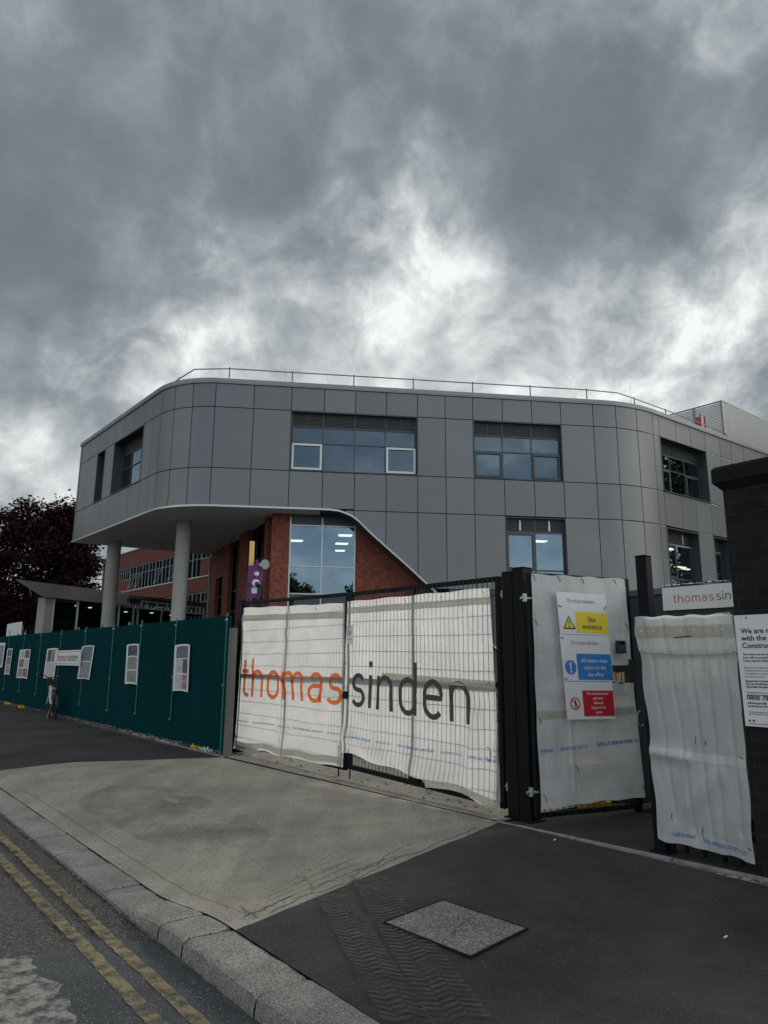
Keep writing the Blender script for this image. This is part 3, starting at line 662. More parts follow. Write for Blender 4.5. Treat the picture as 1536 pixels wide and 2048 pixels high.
for i in range(len(cols_)-1):
    a, b = cols_[i], cols_[i+1]
    for r, (z0, z1) in enumerate(rows):
        if r == 3 and b < 17.5: continue
        if any(a >= w[1]-.05 and b <= w[2]+.05 and (z0+z1)/2 > w[3] and (z0+z1)/2 < w[4] for w in WINS): continue
        if r == 3 and b < 23.5:
            zb = lambda L, z0=z0: max(z0+J, swz(L)+.05)
            if swz(a) > 7.3 and swz(b) > 7.3: continue
            aa = a
            while swz(aa)+.05 > z1-J-.05 and aa < b: aa += .05
            pslab(cl, max(a+J, aa), b-J, 0, .06, zb, z1-J, seg=8, m=rpn.choice(CT4)); pslab(bk, aa, b, .055, .2, lambda L, z0=z0: max(z0, swz(L)+.03), z1, seg=8)
        elif r == 2 and a < 17.5:
            pslab(cl, a+J, b-J, 0, .06, z0+.05, z1-J, m=rpn.choice(CT4)); pslab(bk, a, b, .055, .2, z0+.03, z1)
        else:
            pslab(cl, a+J, b-J, 0, .06, z0+J, z1-J, m=rpn.choice(CT4)); pslab(bk, a, b, .055, .2, z0, z1)
for w in WINS:       # infill beside windows that do not fill a whole row
    pass
cl.build('cladding', M['clad'], office, bevel=.006)
bk.build('cladding_backing', M['joint'], office)
# end wall at the tip and back of the overhang
tipb = Vector((-9.7,39.7)); tip = PT[0]
g = MB(); TB = Frame(tip, math.degrees(atan2(tipb.x-tip.x, tipb.y-tip.y)), (-1,1)); Lb = (tipb-tip).length
g.fbox(TB, .002, Lb, 0, -.2, 7.44, 12.45); g.build('end_wall', M['clad'], office)
g = MB()
for L0, L1 in ((0,10.2),(10.2,13.3),(13.3,29.3),(29.3,32.3),(32.3,55)):
    pslab(g, L0, L1, -.045, .42, 12.46, 12.50); pslab(g, L0, L1, -.05, .45, 12.505, 12.66)
g.build('coping', M['coping'], office)
# pale edge trim following the swoosh
g = MB(); Ls = [.02+i*(17.2/60) for i in range(61)]+[17.45+i*.12 for i in range(75)]
for a, b in zip(Ls, Ls[1:]):
    for o0, o1, m_, dz0, dz1 in ((-.045,.05,M['trim'],-.03,.045),):
        g.hexa([bp(a,o0,swz(a)+dz0),bp(b,o0,swz(b)+dz0),bp(b,o1,swz(b)+dz0),bp(a,o1,swz(a)+dz0),bp(a,o0,swz(a)+dz1),bp(b,o0,swz(b)+dz1),bp(b,o1,swz(b)+dz1),bp(a,o1,swz(a)+dz1)])
g.build('edge_trim', M['trim'], office)
g = MB(); Ls = [17.45+i*.12 for i in range(75)]
for a, b in zip(Ls, Ls[1:]):
    g.hexa([bp(a,.06,swz(a)-.02),bp(b,.06,swz(b)-.02),bp(b,.98,swz(b)-.02),bp(a,.98,swz(a)-.02),bp(a,.06,swz(a)+.03),bp(b,.06,swz(b)+.03),bp(b,.98,swz(b)+.03),bp(a,.98,swz(a)+.03)])
g.build('reveal_lining', M['frame'], office)
# soffit
poly = [bp(L,.05)[:2] for L in [0.05]+[10.2+i*.4 for i in range(9)]+[14,17.5]]+[bp(17.5,1.2)[:2], bp(15.9,1.2)[:2], tuple(SW.P+SW.u*11.9+Vector((.15,.05))), tuple(tipb)]
g = MB(); g.prism([tuple(p) for p in poly], 7.405, 7.43); sof = g.build('soffit', M['soffit'], office)
g = MB()
for (L, d) in ((2.9,6),(8.74,7),(13.15,9)):
    a = bp(L,.1,7.4035); b = bp(L,d,7.4035); v = (b-a).normalized(); n_ = Vector((-v.y, v.x, 0))*.008
    g.face([a-n_, b-n_, b+n_, a+n_])
g.build('soffit_seam', M['joint'], sof)
# roof slab
poly = [bp(L,.3)[:2] for L in [0.3]+[10.2+i*.4 for i in range(9)]+[20,29.3,30.3,31.3,32.3,54]]
far1 = Vector(bp(54,.3)[:2])+Vector((-d3.y,d3.x))*16
poly += [tuple(far1), tuple(tipb+dirv(51.5)*12), tuple(tipb)]
g = MB(); g.prism([tuple(p) for p in poly], 12.3, 12.44); g.build('roof', M['slate'], office)
# body walls hidden behind: long side past the overhang, dark plinth
BW = Frame(tipb, 51.5, (-1, 1)); g = MB(); g.fbox(BW, .32, 40, 0, -.3, 0, 12.2); g.build('rear_wall', M['brick'], office)
g = MB(); g.tube([SW.p(11.95,.06,0), SW.p(11.95,.06,7.3)], .06, 8); g.build('downpipe', M['coping'], office)
g = MB()
for L0, L1 in ((22.6,24.97),(24.97,27.53),(27.53,29.3),(29.3,32.3),(32.3,55)): pslab(g, L0, L1, .10, .3, 0, 4.22); pslab(g, L0, L1, .03, .3, 4.222, 4.37)
g.build('plinth', M['slate'], office)
# windows
def window(L0, L1, z0, z1, rec, kind):
    f = MB(); pane = MB(); lou = MB(); opens = []; bars = []; rv = MB()
    fo = rec; ft = .07      # frame depth
    # reveal
    pslab(rv, L0+.0, L0+.03, -.012, fo+.1, z0, z1); pslab(rv, L1-.03, L1, -.012, fo+.1, z0, z1)
    pslab(rv, L0+.031, L1-.031, -.012, fo+.1, z1-.035, z1); pslab(rv, L0+.031, L1-.031, -.035, fo+.1, z0, z0+.03)
    l0, l1, b0, b1 = L0+.035, L1-.035, z0+.035, z1-.04
    def vbar(L, w=.05, a=b0, b=b1, mb=f, o=0): pslab(mb, L-w/2, L+w/2, fo-o, fo+ft, a, b)
    def hbar(z, w=.05, a=l0, b=l1, mb=f, o=.003): pslab(mb, a, b, fo-o, fo+ft, z-w/2, z+w/2)
    def glass(a, b, c, d): pslab(pane, a, b, fo+.03, fo+.042, c, d)
    def openl(a, b, c, d, mm=None):   # opening light: raised frame
        t = MB(); opens.append((t, mm)); w = .085
        pslab(t, a, a+w, fo-.035, fo+.02, c, d); pslab(t, b-w, b, fo-.035, fo+.02, c, d); pslab(t, a+w, b-w, fo-.035, fo+.02, c, c+w); pslab(t, a+w, b-w, fo-.035, fo+.02, d-w, d)
    def louvre(a, b, c, d):
        n = int((d-c)/.055)
        for i in range(n):
            z = c+(d-c)*i/n; pslab(lou, a, b, fo+.015, fo+.05, z+.004, z+.034, seg=1)
        pslab(lou, a, b, fo+.055, fo+.065, c, d, seg=1)
    vbar(l0+.03, .06); vbar(l1-.03, .06); hbar(b0+.03, .06); hbar(b1-.02, .04)
    if kind in ('W1', 'W2', 'W4', 'WL1'):
        n = {'W1':4,'W2':3,'W4':3,'WL1':3}[kind]; zl = z1-.62; zm = z0+(z1-z0)*.485
        xs = [l0+(l1-l0)*i/n for i in range(n+1)]
        for x in xs[1:-1]: vbar(x)
        hbar(zl, .05); hbar(zm, .05)
        for i in range(n):
            louvre(xs[i]+.03, xs[i+1]-.03, zl+.03, b1-.04)
            if i in (0, n-1) or kind == 'W4' and i == 2: vbar((xs[i]+xs[i+1])/2, .03, zl, b1, f, .004)
            glass(xs[i], xs[i+1], zm, zl); glass(xs[i], xs[i+1], b0, zm)
            if kind == 'W1' and i in (0, 3): openl(xs[i]+.03, xs[i+1]-.03, b0+.07, zm-.03, 1)
            elif i in (0, n-1) and kind != 'WL1': openl(xs[i]+.03, xs[i+1]-.03, b0+.07, zm-.03)
    elif kind == 'WL2':
        zl = z1-.62; zm = z0+(z1-z0)*.485; hbar(zl); hbar(zm); louvre(l0+.03, l1-.03, zl+.03, b1-.04); glass(l0, l1, b0, zm); glass(l0, l1, zm, zl)
    else:
        zl = z1-.60; zt = 5.22; n = 1 if kind == 'W6' else 2; xs = [l0+(l1-l0)*i/n for i in range(n+1)]
        for x in xs[1:-1]: vbar(x, .06)
        hbar(zl, .06); hbar(zt, .06)
        for i in range(n):
            louvre(xs[i]+.03, xs[i+1]-.03, zl+.03, b1-.04); glass(xs[i], xs[i+1], zt, zl); glass(xs[i], xs[i+1], b0, zt)
            mid = (xs[i]+xs[i+1])/2; pal = MB(); bars.append(pal); pslab(pal, mid-.035, mid+.035, fo-.01, fo+.014, zl+.08, b1-.06)
        openl(xs[0]+.03, xs[1]-.03, zt+.03, zl-.03)
        if kind in ('W5', 'W6'): pal = MB(); bars.append(pal); pslab(pal, l0, l1, fo-.02, fo+.02, zl-.05, zl-.01)
    fr = f.build('window', M['frame'], office)
    rv.build('reveal', M['frame'], fr); pane.build('pane', M['glassb'] if kind not in ('W1', 'W2') else M['glass'], fr); lou.build('louvre', M['louv'], fr)
    for t, mm in opens: t.build('opening_sash', M['palef'] if mm else M['frame'], fr)
    for t in bars: t.build('vent_bar', M['palef'], fr)
for nm, a, b, z0, z1, rec, kd in WINS: window(a, b, z0, z1, rec, kd)
# tilted-open casement on the left face
# interiors behind the windows: floors, back walls and ceiling lights
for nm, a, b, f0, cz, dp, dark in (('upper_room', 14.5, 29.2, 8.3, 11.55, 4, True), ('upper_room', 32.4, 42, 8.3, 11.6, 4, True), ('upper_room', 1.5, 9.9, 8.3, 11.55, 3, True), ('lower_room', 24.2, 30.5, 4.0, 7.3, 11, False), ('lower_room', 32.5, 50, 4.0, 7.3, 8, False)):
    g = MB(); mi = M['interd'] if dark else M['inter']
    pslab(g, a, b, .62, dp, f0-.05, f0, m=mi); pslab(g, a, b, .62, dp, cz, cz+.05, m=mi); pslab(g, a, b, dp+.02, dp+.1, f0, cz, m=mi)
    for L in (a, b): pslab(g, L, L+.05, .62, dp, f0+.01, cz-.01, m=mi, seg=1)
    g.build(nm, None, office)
def lightpanel(L, off, z, w, d):
    g = MB(); pslab(g, L-w/2, L+w/2, off, off+d, z-.03, z-.005, seg=1); g.build('ceiling_light', M['lamp'], office)
for L, off in ((28.2,4.75),(28.3,7.4),(28.6,9.6)): lightpanel(L, off, 7.29, .66, .42)
for L, off in ((37.7,2.9),(44.6,6.4),(45.8,6.7),(40.5,2.6)): lightpanel(L, off, 7.29, .9, .3)
# brick front under the swoosh with its tall curtain window
def bslab(g, L0, L1, z0, z1, o0=1.0, o1=1.3, m=None): pslab(g, L0, L1, o0, o1, z0, z1, m=m, seg=1)
g = MB(); bslab(g, 15.55, 16.26, 0, 7.39); 
g.build('brick_pier', M['brick'], office)
g = MB(); bslab(g, 18.95, 26.5, 0, 7.39); g.build('brick_wall', M['brick'], office)
f = MB(); pn = MB()
for L in (16.30, 17.58, 18.91): bslab(f, L-.03, L+.03, 0, 7.3, 1.0, 1.12)
for z in (6.95, 5.28, 4.18): bslab(f, 16.331, 17.549, z-.025, z+.025, 1.004, 1.115); bslab(f, 17.611, 18.879, z-.025, z+.025, 1.004, 1.115)
cw = f.build('curtain_window', M['trim'], office)
bslab(pn, 16.3, 18.9, 4.18, 6.95, 1.05, 1.062); pn.build('pane', M['glassb'], cw)
for z0_, z1_ in ((6.95,7.38),(0,4.18)): dk = MB(); bslab(dk, 16.3, 18.9, z0_, z1_, 1.05, 1.07); dk.build('spandrel', M['slate'], cw)
g = MB(); pslab(g, 15.7, 19.6, 1.35, 12, 3.9, 3.95, m=M['inter']); pslab(g, 15.7, 19.6, 1.35, 12, 7.35, 7.4, m=M['inter']); pslab(g, 15.7, 19.6, 12.02, 12.1, 3.9, 7.4, m=M['inter'])
pslab(g, 15.65, 15.7, 1.35, 12, 3.9, 7.4, m=M['inter'], seg=1); pslab(g, 19.6, 19.65, 1.35, 12, 3.9, 7.4, m=M['inter'], seg=1); g.build('stair_room', None, office)
for L, off in ((16.62,6.9),(16.75,9.4),(18.85,5.0),(18.87,7.4),(18.9,9.7)): lightpanel(L, off, 7.34, .62, .42)
# brick side wall with tall recessed windows
COAT = glassmat('coated_glass', (.3,.33,.34), .5)
g = MB()
for a, b, z0, z1 in ((0,.45,0,7.39),(3.3,5.1,0,7.39),(7.2,8.5,0,7.39),(10.4,11.9,0,7.39),(8.502,10.398,5.85,7.39)): g.fbox(SW, a, b, .0, -.45, z0, z1)
g.build('brick_side_wall', M['brick'], office)
for a, b, zt in ((.45,3.3,7.39),(5.1,7.2,7.39),(8.5,10.4,5.84)):
    f = MB(); n = 3 if b-a > 2.5 else 2
    for i in range(n+1): x = a+(b-a)*i/n; x = min(max(x, a+.03), b-.03); f.fbox(SW, x-.025, x+.025, -.16, -.24, 0, zt)
    for z in (3.9, 4.9): f.fbox(SW, a+.056, b-.056, -.165, -.235, z-.025, z+.025)
    w_o = f.build('tall_window', M['frame'], office)
    p_ = MB(); p_.fbox(SW, a+.01, b-.01, -.20, -.21, 0, zt-.01); p_.build('pane', COAT, w_o)
g = MB(); g.fbox(SW, .3, 11.6, -3.0, -3.1, 0, 7.3); g.build('lobby_wall', M['interd'], office)
# columns
for p_, r_ in ((Vector((-8.55,29.85)), .30), (Vector((-13.62,35.5)), .33)):
    g = MB(); g.tube([(p_.x,p_.y,0),(p_.x,p_.y,3.5),(p_.x,p_.y,7.41)], r_, 40); g.build('column', M['conc'], office, smooth=False)
# roof edge rail
def rp(L, z, off=1.0): return bp(L, off, z)
g = MB(); railp = [bp(0.5,1.0,13.5), rp(9.69,13.5), rp(11.29,13.58)]
railp += [rp(L, 13.52) for L in (13.55,16.16,18.77,21.35,23.98,26.59,29.21)]+[rp(31.13,13.56), rp(32.43,13.52), rp(34.98,13.53), rp(37.84,13.53), rp(40.4,13.50), rp(40.7,13.35), rp(40.75,12.95)]
g.tube(railp, .028, 6); g.build('handrail', M['coping'], office)
for L in (2.5,4.5,6.5,8.3,9.69,13.55,16.16,18.77,21.35,23.98,26.59,29.21,32.43,34.98,37.84,40.35):
    g = MB(); g.tube([rp(L,12.4), rp(L,13.58)], .026, 6); g.build('rail_post', M['frame'], office)
for q_, zt in ((rp(15.87,0,1.0), 14.35), (rp(32.15,0,1.0), 14.3), (Vector((18.75,36.6,0)), 16.6)):
    g = MB(); g.tube([(q_.x,q_.y,12.4),(q_.x,q_.y,zt)], [.016,.009], 5); g.build('lightning_rod', M['steel'], office)
# rooftop plant enclosure
PL = Frame((18.9,37.6), -39.8, (-1,-1)); PR = Frame((18.9,37.6), 51.5, (1,-1))
pe = MB()
pe.fbox(PL, 0, 9, 0, -.1, 12.45, 12.9); 
pl_o = None
for i in range(34):
    z = 12.95+i*.088; pe.fbox(PL, .05, 9, -.0, -.05, z, z+.05)
for s_ in (0.0, 1.6, 4.2, 6.8): pe.fbox(PL, s_+.052 if s_ == 0 else s_, s_+.16, -.055, -.12, 12.9, 15.98)
pe.fbox(PL, 1.78, 3.2, -.05, -.06, 12.9, 14.9); pe.fbox(PL, 4.4, 9, -.05, -.06, 12.9, 15.2)
for i in range(44):
    z = 12.5+i*.08; pe.fbox(PR, .05, 14, .0, -.03, z, z+.055)
pe.fbox(PR, .05, 14, -.04, -.06, 12.5, 15.98)
pe.fbox(PL, 0, .05, .012, -.12, 12.45, 16.03); pe.fbox(PL, 0.051, 9, .01, -.12, 15.985, 16.03); pe.fbox(PR, 0.06, 14, .01, -.12, 15.985, 16.03)
pe.build('plant_louvre_screen', M['louvp'], office)
rb = Vector((17.02,36.15)); RB = Frame(rb, 45)
g = MB(); g.fbox(RB, -.26, .26, 0, -.3, 12.44, 14.45, m=M['redbox'])
for s_ in (-.30,.30): g.fbox(RB, s_-.02, s_+.02, .03, -.02, 12.44, 14.62, m=M['blackp'])
g.build('red_roof_hatch', None, office, bevel=.01)
# ------------------------------------------------------------ old brick building behind
old = thing('brick_building', 'older long red brick building with ribbons of small-paned windows, behind the columns', 'building', OB.p(8, -3, 0))
OBW = [(z0, z1, a, b) for z0, z1, a, b in ((8.32,10.6,.2,16.2),(9.42,10.6,16.3,18.8),(9.75,10.6,-8,.1),(4.7,7.0,-8,18.8),(8.32,10.6,20.2,23.6))]
g = MB()
def wallstrip(a, b, z0, z1): g.fbox(OB, a, b, 0, -.35, z0, z1)
wallstrip(-25, 24.4, 10.62, 12.16); wallstrip(-25, 24.4, 7.05, 8.30); wallstrip(-25, 24.4, 0, 4.68)
wallstrip(-25, -8, 8.302, 10.618); wallstrip(-8, .18, 8.302, 9.73); wallstrip(16.25, 18.85, 8.302, 9.40); wallstrip(18.85, 20.1, 8.302, 10.618); wallstrip(23.65, 24.4, 8.302, 10.618)
wallstrip(-25, -8, 4.682, 7.048); wallstrip(18.8, 24.4, 4.682, 7.048)
g.fbox(OB, 24.05, 24.4, -.351, -14, 0, 12.15); g.build('wall', M['brickold'], old)
g = MB(); g.fbox(OB, -25, 24.45, .06, -14, 12.165, 12.30); g.build('roof', M['slate'], old)
OBG = glassmat('old_pane_glass', (.2,.22,.22), .28)
OBF = mat('old_window_frame', (.24,.27,.27), .5)
for z0, z1, a, b in OBW:
    n = max(1, round((b-a)/1.62))
    for i in range(n):
        x0 = a+(b-a)*i/n+.01; x1 = a+(b-a)*(i+1)/n-.01; f = MB(); zm = z1-(z1-z0)*.34
        for x in (x0+.03, (x0+x1)/2, x1-.03): f.fbox(OB, x-.02, x+.02, -.05, -.13, z0, z1)
        for z in (z0+.03, zm, z1-.03): f.fbox(OB, x0, x1, -.053, -.127, z-.02, z+.02)
        w = f.build('window', OBF, old)
        p_ = MB(); p_.fbox(OB, x0, x1, -.10, -.11, z0, z1); p_.build('pane', OBG, w)
        if z0 == 8.32 and i in (8, 9, 5, 3) and a == .2:
            c_ = MB(); P1 = OB.p(x0+.06,-.04,zm); P2 = OB.p((x0+x1)/2-.05,-.04,zm); P3_c = OB.p((x0+x1)/2-.05,.42,z0+.12); P4 = OB.p(x0+.06,.42,z0+.12)
            for q, r_ in ((P1,P2),(P2,P3_c),(P3_c,P4),(P4,P1)): c_.tube([q, r_], .022, 4)
            c_.build('casement', OBF, w)
g = MB(); g.fbox(OB, -8, 18.8, .05, -.02, 8.24, 8.30); g.build('sill_course', M['soffit'], old)
# ------------------------------------------------------------ glazed pavilion with prow roof
pv = thing('glass_pavilion', 'low glazed entrance pavilion with pale roof that ends in a pointed prow', 'pavilion', PV.p(5,-2,0))
g = MB()
def prof(pts, t0, t1, m=None):
    n = len(pts); a = [PV.p(s, t0, z) for s, z in pts]; b = [PV.p(s, t1, z) for s, z in pts]
    g.face(a, m); g.face(list(reversed(b)), m)
    for i in range(n): g.face([a[i], b[i], b[(i+1)%n], a[(i+1)%n]], m)
T_ = PV.p(-.08,0,5.19); T2_ = PV.p(-.05,0,5.15); B1_ = PV.p(1.45,0,4.52); F1_ = PV.p(7.25,0,4.50); F2_ = PV.p(7.25,0,5.18)
bd = dirv(-17); B3_ = Vector((T_.x+bd.x*8, T_.y+bd.y*8, 5.18)); B4_ = Vector((B1_.x+bd.x*6.5, B1_.y+bd.y*6.5, 4.52))
F3_ = Vector((B3_.x+2.4, B3_.y+1.5, 5.18)); F4_ = Vector((B3_.x+2.4, B3_.y+1.5, 4.5))
for fc in ((T_,T2_,B1_,F1_,F2_),(T_,F2_,F3_,B3_),(T2_,B1_,B4_,B3_),(B1_,F1_,F4_,B4_),(F1_,F2_,F3_,F4_),(B3_,B4_,F4_,F3_)): g.face(fc)
g.build('prow_roof', M['fascia'], pv)
for s_ in (2.9, 5.1): 
    gg = MB(); gg.fbox(PV, s_, s_+.02, .003, -.01, 4.52, 5.18); gg.build('fascia_joint', M['louv'], pv)
g = MB(); prof([(7.26,5.08),(7.26,4.90),(16,4.96),(16,5.2)], .15, -3); g.build('dark_canopy', M['slate'], pv)
g = MB()
for s_ in [8.1,8.5,9.35,10.2,11.1,12.0,12.9,13.6]: g.fbox(PV, s_-.035, s_+.035, .12, .05, 4.40, 4.86)
for z in (4.42, 4.82): g.fbox(PV, 8.14, 13.6, .115, .055, z-.03, z+.03)
g.build('clerestory_frame', M['palef'], pv)
g = MB(); g.fbox(PV, 1.9, 2.4, -.25, -.75, 0, 4.51); g.build('end_wall', mat('end_wall_render', (.27,.265,.25), .8), pv)
for s_ in (2.43, 3.94, 6.8, 7.9, 8.25, 10.2, 12.1, 14): g = MB(); g.fbox(PV, s_-.04, s_+.04, -.25, -.36, 0, 4.49); g.build('mullion', M['soffit'], pv)
g = MB(); g.fbox(PV, 2.4, 14, -.30, -.31, 0, 4.39); g.build('glazing', M['glassd'], pv)
g = MB(); g.fbox(PV, 4.2, 14.5, -2.9, -3.0, 0, 4.5); g.fbox(PV, 2.45, 4.19, -.76, -.80, 0, 4.37); g.fbox(PV, 2.45, 4.18, -.35, -.9, 4.38, 4.45); g.fbox(PV, 4.2, 14.4, -.5, -2.85, 4.38, 4.45); g.build('inner_wall', mat('lobby_wall_green', (.045,.085,.072), .8, 0, .3, .8), pv)
for s_, t_ in ((4.6,-1.2),(6.0,-1.6),(7.3,-1.5),(10.6,-1.4),(12.6,-1.6),(9.3,-2.2)):
    g = MB(); q = PV.p(s_, t_, 4.36); g.tube([q, q-Vector((0,0,.03))], .10, 12); g.build('ceiling_light', M['lamp'], pv)
# lit floodlight near the pavilion
# cream container behind the tree
ct = thing('site_container', 'cream corrugated container beside the pavilion, half hidden by the purple tree', 'container', (-21.5,44,0))
CT = Frame((-21.8,42.8), 60); g = MB()
for i in range(24):
    s_ = i*.16; g.fbox(CT, s_, s_+.09, .0, -.04, .1, 4.6); g.fbox(CT, s_+.0901, s_+.1599, -.03, -.05, .1, 4.6)
g.fbox(CT, 0, 3.84, -.06, -2.4, .1, 4.62); g.build('corrugated_body', M['crm'], ct)
g = MB(); g.fbox(CT, -.05, 3.9, .02, -2.45, 4.63, 4.75); g.build('top_rail', M['palef'], ct)
# white board behind far end of hoarding
wb = thing('white_board', 'white blank board on two posts rising behind the far left end of the teal hoarding', 'board', HF.p(24,-1.2,0))
g = MB(); g.fbox(HF, 22.6, 25.5, -1.2, -1.24, 2.1, 3.15); g.build('panel', M['white'], wb)
for s_ in (22.65, 25.3): g = MB(); g.fbox(HF, s_, s_+.07, -1.25, -1.32, 0, 3.0); g.build('post', M['greyw'], wb)

# ------------------------------------------------------------ trees
def tree(name, label, base, height, crown, leaf, nleaf, ls, group=None, seed=1, trunk_r=.25):
    """crown: list of (dx,dy,z,rx,rz) lobes"""
    rnd = random.Random(seed); B = Vector(base)
    o = thing(name, label, 'tree', base, group)
    g = MB(); top = Vector((B.x+.3, B.y, height*.55))
    g.tube([B-Vector((0,0,.2)), B+Vector((.05,0,height*.2)), B+Vector((.15,.1,height*.38)), top], [trunk_r*1.25, trunk_r, trunk_r*.8, trunk_r*.5], 9)
    tips = []
    for (dx, dy, z, rx, rz) in crown:
        c = B+Vector((dx, dy, z)); st = B+Vector((.1,0,height*rnd.uniform(.22,.45)))
        mid = st.lerp(c, .5)+Vector((0,0,-.2)); g.tube([st, mid, c], [trunk_r*.45, trunk_r*.28, .04], 6)
        for k in range(5):
            e = c+Vector((rnd.gauss(0,1), rnd.gauss(0,1), rnd.gauss(0,.8)))*rx*.55; g.tube([mid.lerp(c, rnd.uniform(.3,1)), e], [trunk_r*.16, .015], 4, cap=False); tips.append(e)
    g.build('trunk', M['bark'], o)
    V = []; F_ = []
    # clumps spread through the lobes
    clumps = []
    for (dx, dy, z, rx, rz) in crown:
        for k in range(int(26*rx)):
            d = Vector((rnd.gauss(0,1), rnd.gauss(0,1), rnd.gauss(0,1))).normalized()*(rnd.random()**.42)
            clumps.append((B+Vector((dx+d.x*rx, dy+d.y*rx, z+d.z*rz)), rnd.uniform(.28,.62)))
    per = max(1, nleaf//len(clumps)); i = 0
    for c, r in clumps:
        for k in range(int(per*rnd.uniform(.5,1.5))):
            p = c+Vector((rnd.gauss(0,.55), rnd.gauss(0,.55), rnd.gauss(0,.42)))*r*1.25
            a = Vector((rnd.gauss(0,1), rnd.gauss(0,1), rnd.gauss(0,.7))).normalized(); b = a.cross(Vector((rnd.gauss(0,1), rnd.gauss(0,1), rnd.gauss(0,1)))).normalized()
            s_ = ls*rnd.uniform(.6,1.3); n_ = a.cross(b)*s_*.25
            V += [tuple(p-a*s_), tuple(p-b*s_*.6+n_), tuple(p+a*s_), tuple(p+b*s_*.6+n_)]; F_.append((i, i+1, i+2, i+3)); i += 4
    m = MB(); m.v = V; m.f = F_; m.mi = [0]*len(F_); m.build('crown', leaf, o)
    return o
rr = random.Random(5)
lob = [(-1.2,0,6.6,3.4,2.6),(1.4,-.4,6.2,2.7,2.4),(1.9,.2,7.6,1.8,1.6),(.6,.5,8.9,2.0,1.8),(-1.0,0,9.6,1.4,1.5),(1.6,0,9.9,1.1,1.35),(2.6,.2,9.0,.9,1.1),(-3.6,0,8.2,2.4,2.2),(2.2,0,5.3,1.5,1.3),(-.5,-.6,4.4,2.6,1.2),(-3.4,0,5.0,2.6,1.7),(2.9,.0,6.9,.9,.9),(-4.4,.2,6.6,2.2,2.0),(-3.8,-.6,2.9,2.6,1.7),(-1.4,-.4,2.8,1.6,1.0),(-6.2,0,4.4,2.4,2.6)]
tree('purple_tree', 'dark purple-leaved tree rising behind the hoarding left of the grey building', (-20.9,42.2,0), 11.5, lob, M['leafp'], 56000, .115, seed=3, trunk_r=.3)
def greenlobes(h, r, seed):
    q = random.Random(seed); return [(q.uniform(-r,r)*.7, q.uniform(-r,r)*.7, h*q.uniform(.38,.92), r*q.uniform(.35,.55), r*q.uniform(.35,.5)) for _ in range(11)]
tree('green_tree', 'tall green tree, standing right of the frame, mirrored in the right face windows', (28,31.5,0), 17, greenlobes(17,4.6,4), M['leafg'], 4200, .19, 'trees mirrored in the windows', 4, .35)
tree('green_tree', 'second green tree beyond the brick pier, mirrored in the right face windows', (36,36,0), 18, greenlobes(18,5,9), M['leafg'], 3600, .2, 'trees mirrored in the windows', 9, .35)
for x_, y_, h_, sd, lb in ((2,-58,14.5,11,'distant pale tree mirrored left in the tall curtain window'),(10,-60,15.5,12,'distant round tree mirrored at the middle of the tall curtain window'),(21,-57,15.5,13,'distant broad tree mirrored right in the tall curtain window')):
    tree('green_tree', lb, (x_,y_,0), h_, greenlobes(h_,3.6,sd), M['leafg'], 5000, .30, 'trees mirrored in the windows', sd, .3)

# ------------------------------------------------------------ teal hoarding
hd = thing('site_hoarding', 'long corrugated teal steel hoarding along the back of the pavement', 'fence', HF.p(9, -.05, 0))
posts_s = [.06,2.29,4.24,6.13,8.40,10.80,13.2,15.54,18.10,20.6,23.1,25.6,28.1,30.6,33.1,35.6]
def htop(s): return 2.315+.0050*s+.02*noise.noise(Vector((s*.45, 3, 0)))
for i in range(len(posts_s)-1):
    a, b = posts_s[i], posts_s[i+1]; a = a-.0 if i else -.02
    g = MB(); n = int((b-a)/.032); k_ = [0,1,1,0]; dt = .004*(i % 2); tilt = .02*noise.noise(Vector((i*3.3,0,0)))
    row = []
    for j in range(n+1):
        s_ = a+(b-a)*j/n; t_ = .018*(1 if (j % 4) in (1,2) else -1)+dt+.01*noise.noise(Vector((s_*1.3,1,0)))
        zt = htop(s_)+.012*noise.noise(Vector((i*7.7,0,0))); zb = .075+.02*noise.noise(Vector((s_*2.5,8,0)))
        row.append((HF.p(s_, t_, zb), HF.p(s_, t_+tilt*.5+.008*noise.noise(Vector((s_*2,5,0))), 1.15), HF.p(s_, t_+tilt, zt)))
    for j in range(n):
        for q in range(2): g.face([row[j][q], row[j+1][q], row[j+1][q+1], row[j][q+1]])
    g.build('corrugated_panel', M['green'], hd)
for i, s_ in enumerate(posts_s):
    z0 = [.0,.44,.43,.40,.42,.46,.5,.5,.5][min(i,8)]; z1 = htop(s_)+[.05,.03,.07,.06,.05,.03,.04,.15,.18][min(i,8)]
    lean = .03*noise.noise(Vector((i*2.1, 4, 0)))
    g = MB(); g.tube([HF.p(s_+lean, .032, z0), HF.p(s_, .032, z1)], .016, 8, m=M['greenp'])
    for z in (z0+.01, 1.15+.1*sin(i*2.), z1-.12): g.tube([HF.p(s_+lean*.5, .02, z), HF.p(s_+lean*.5, .062, z)], .020, 8, m=M['steel'])
    g.build('tube_post', None, hd)
for i, s_ in enumerate((5.3,7.3,9.4,12.4,17.0)):
    g = MB(); g.fbox(HF, s_, s_+.045, -.03, -.07, 1.6, htop(s_)+.07); g.build('brace_post', M['greenp'], hd)
g = MB()
for i in range(len(posts_s)-1): g.fbox(HF, posts_s[i]+.02, posts_s[i+1]-.02, -.03, -.055, htop(posts_s[i])-.03, htop(posts_s[i])-.005, z0b=htop(posts_s[i+1])-.03, z1b=htop(posts_s[i+1])-.005)
g.build('top_rail', M['greenp'], hd)
tp = tag(MB().build('x') if 0 else (lambda g: (g.fbox(HF, -.16, -.03, .03, -.07, 0, 2.10), g.build('timber_post', M['greyw'], bevel=.006))[1])(MB()), 'weathered grey timber post standing between the teal hoarding and the black gate post', 'post')
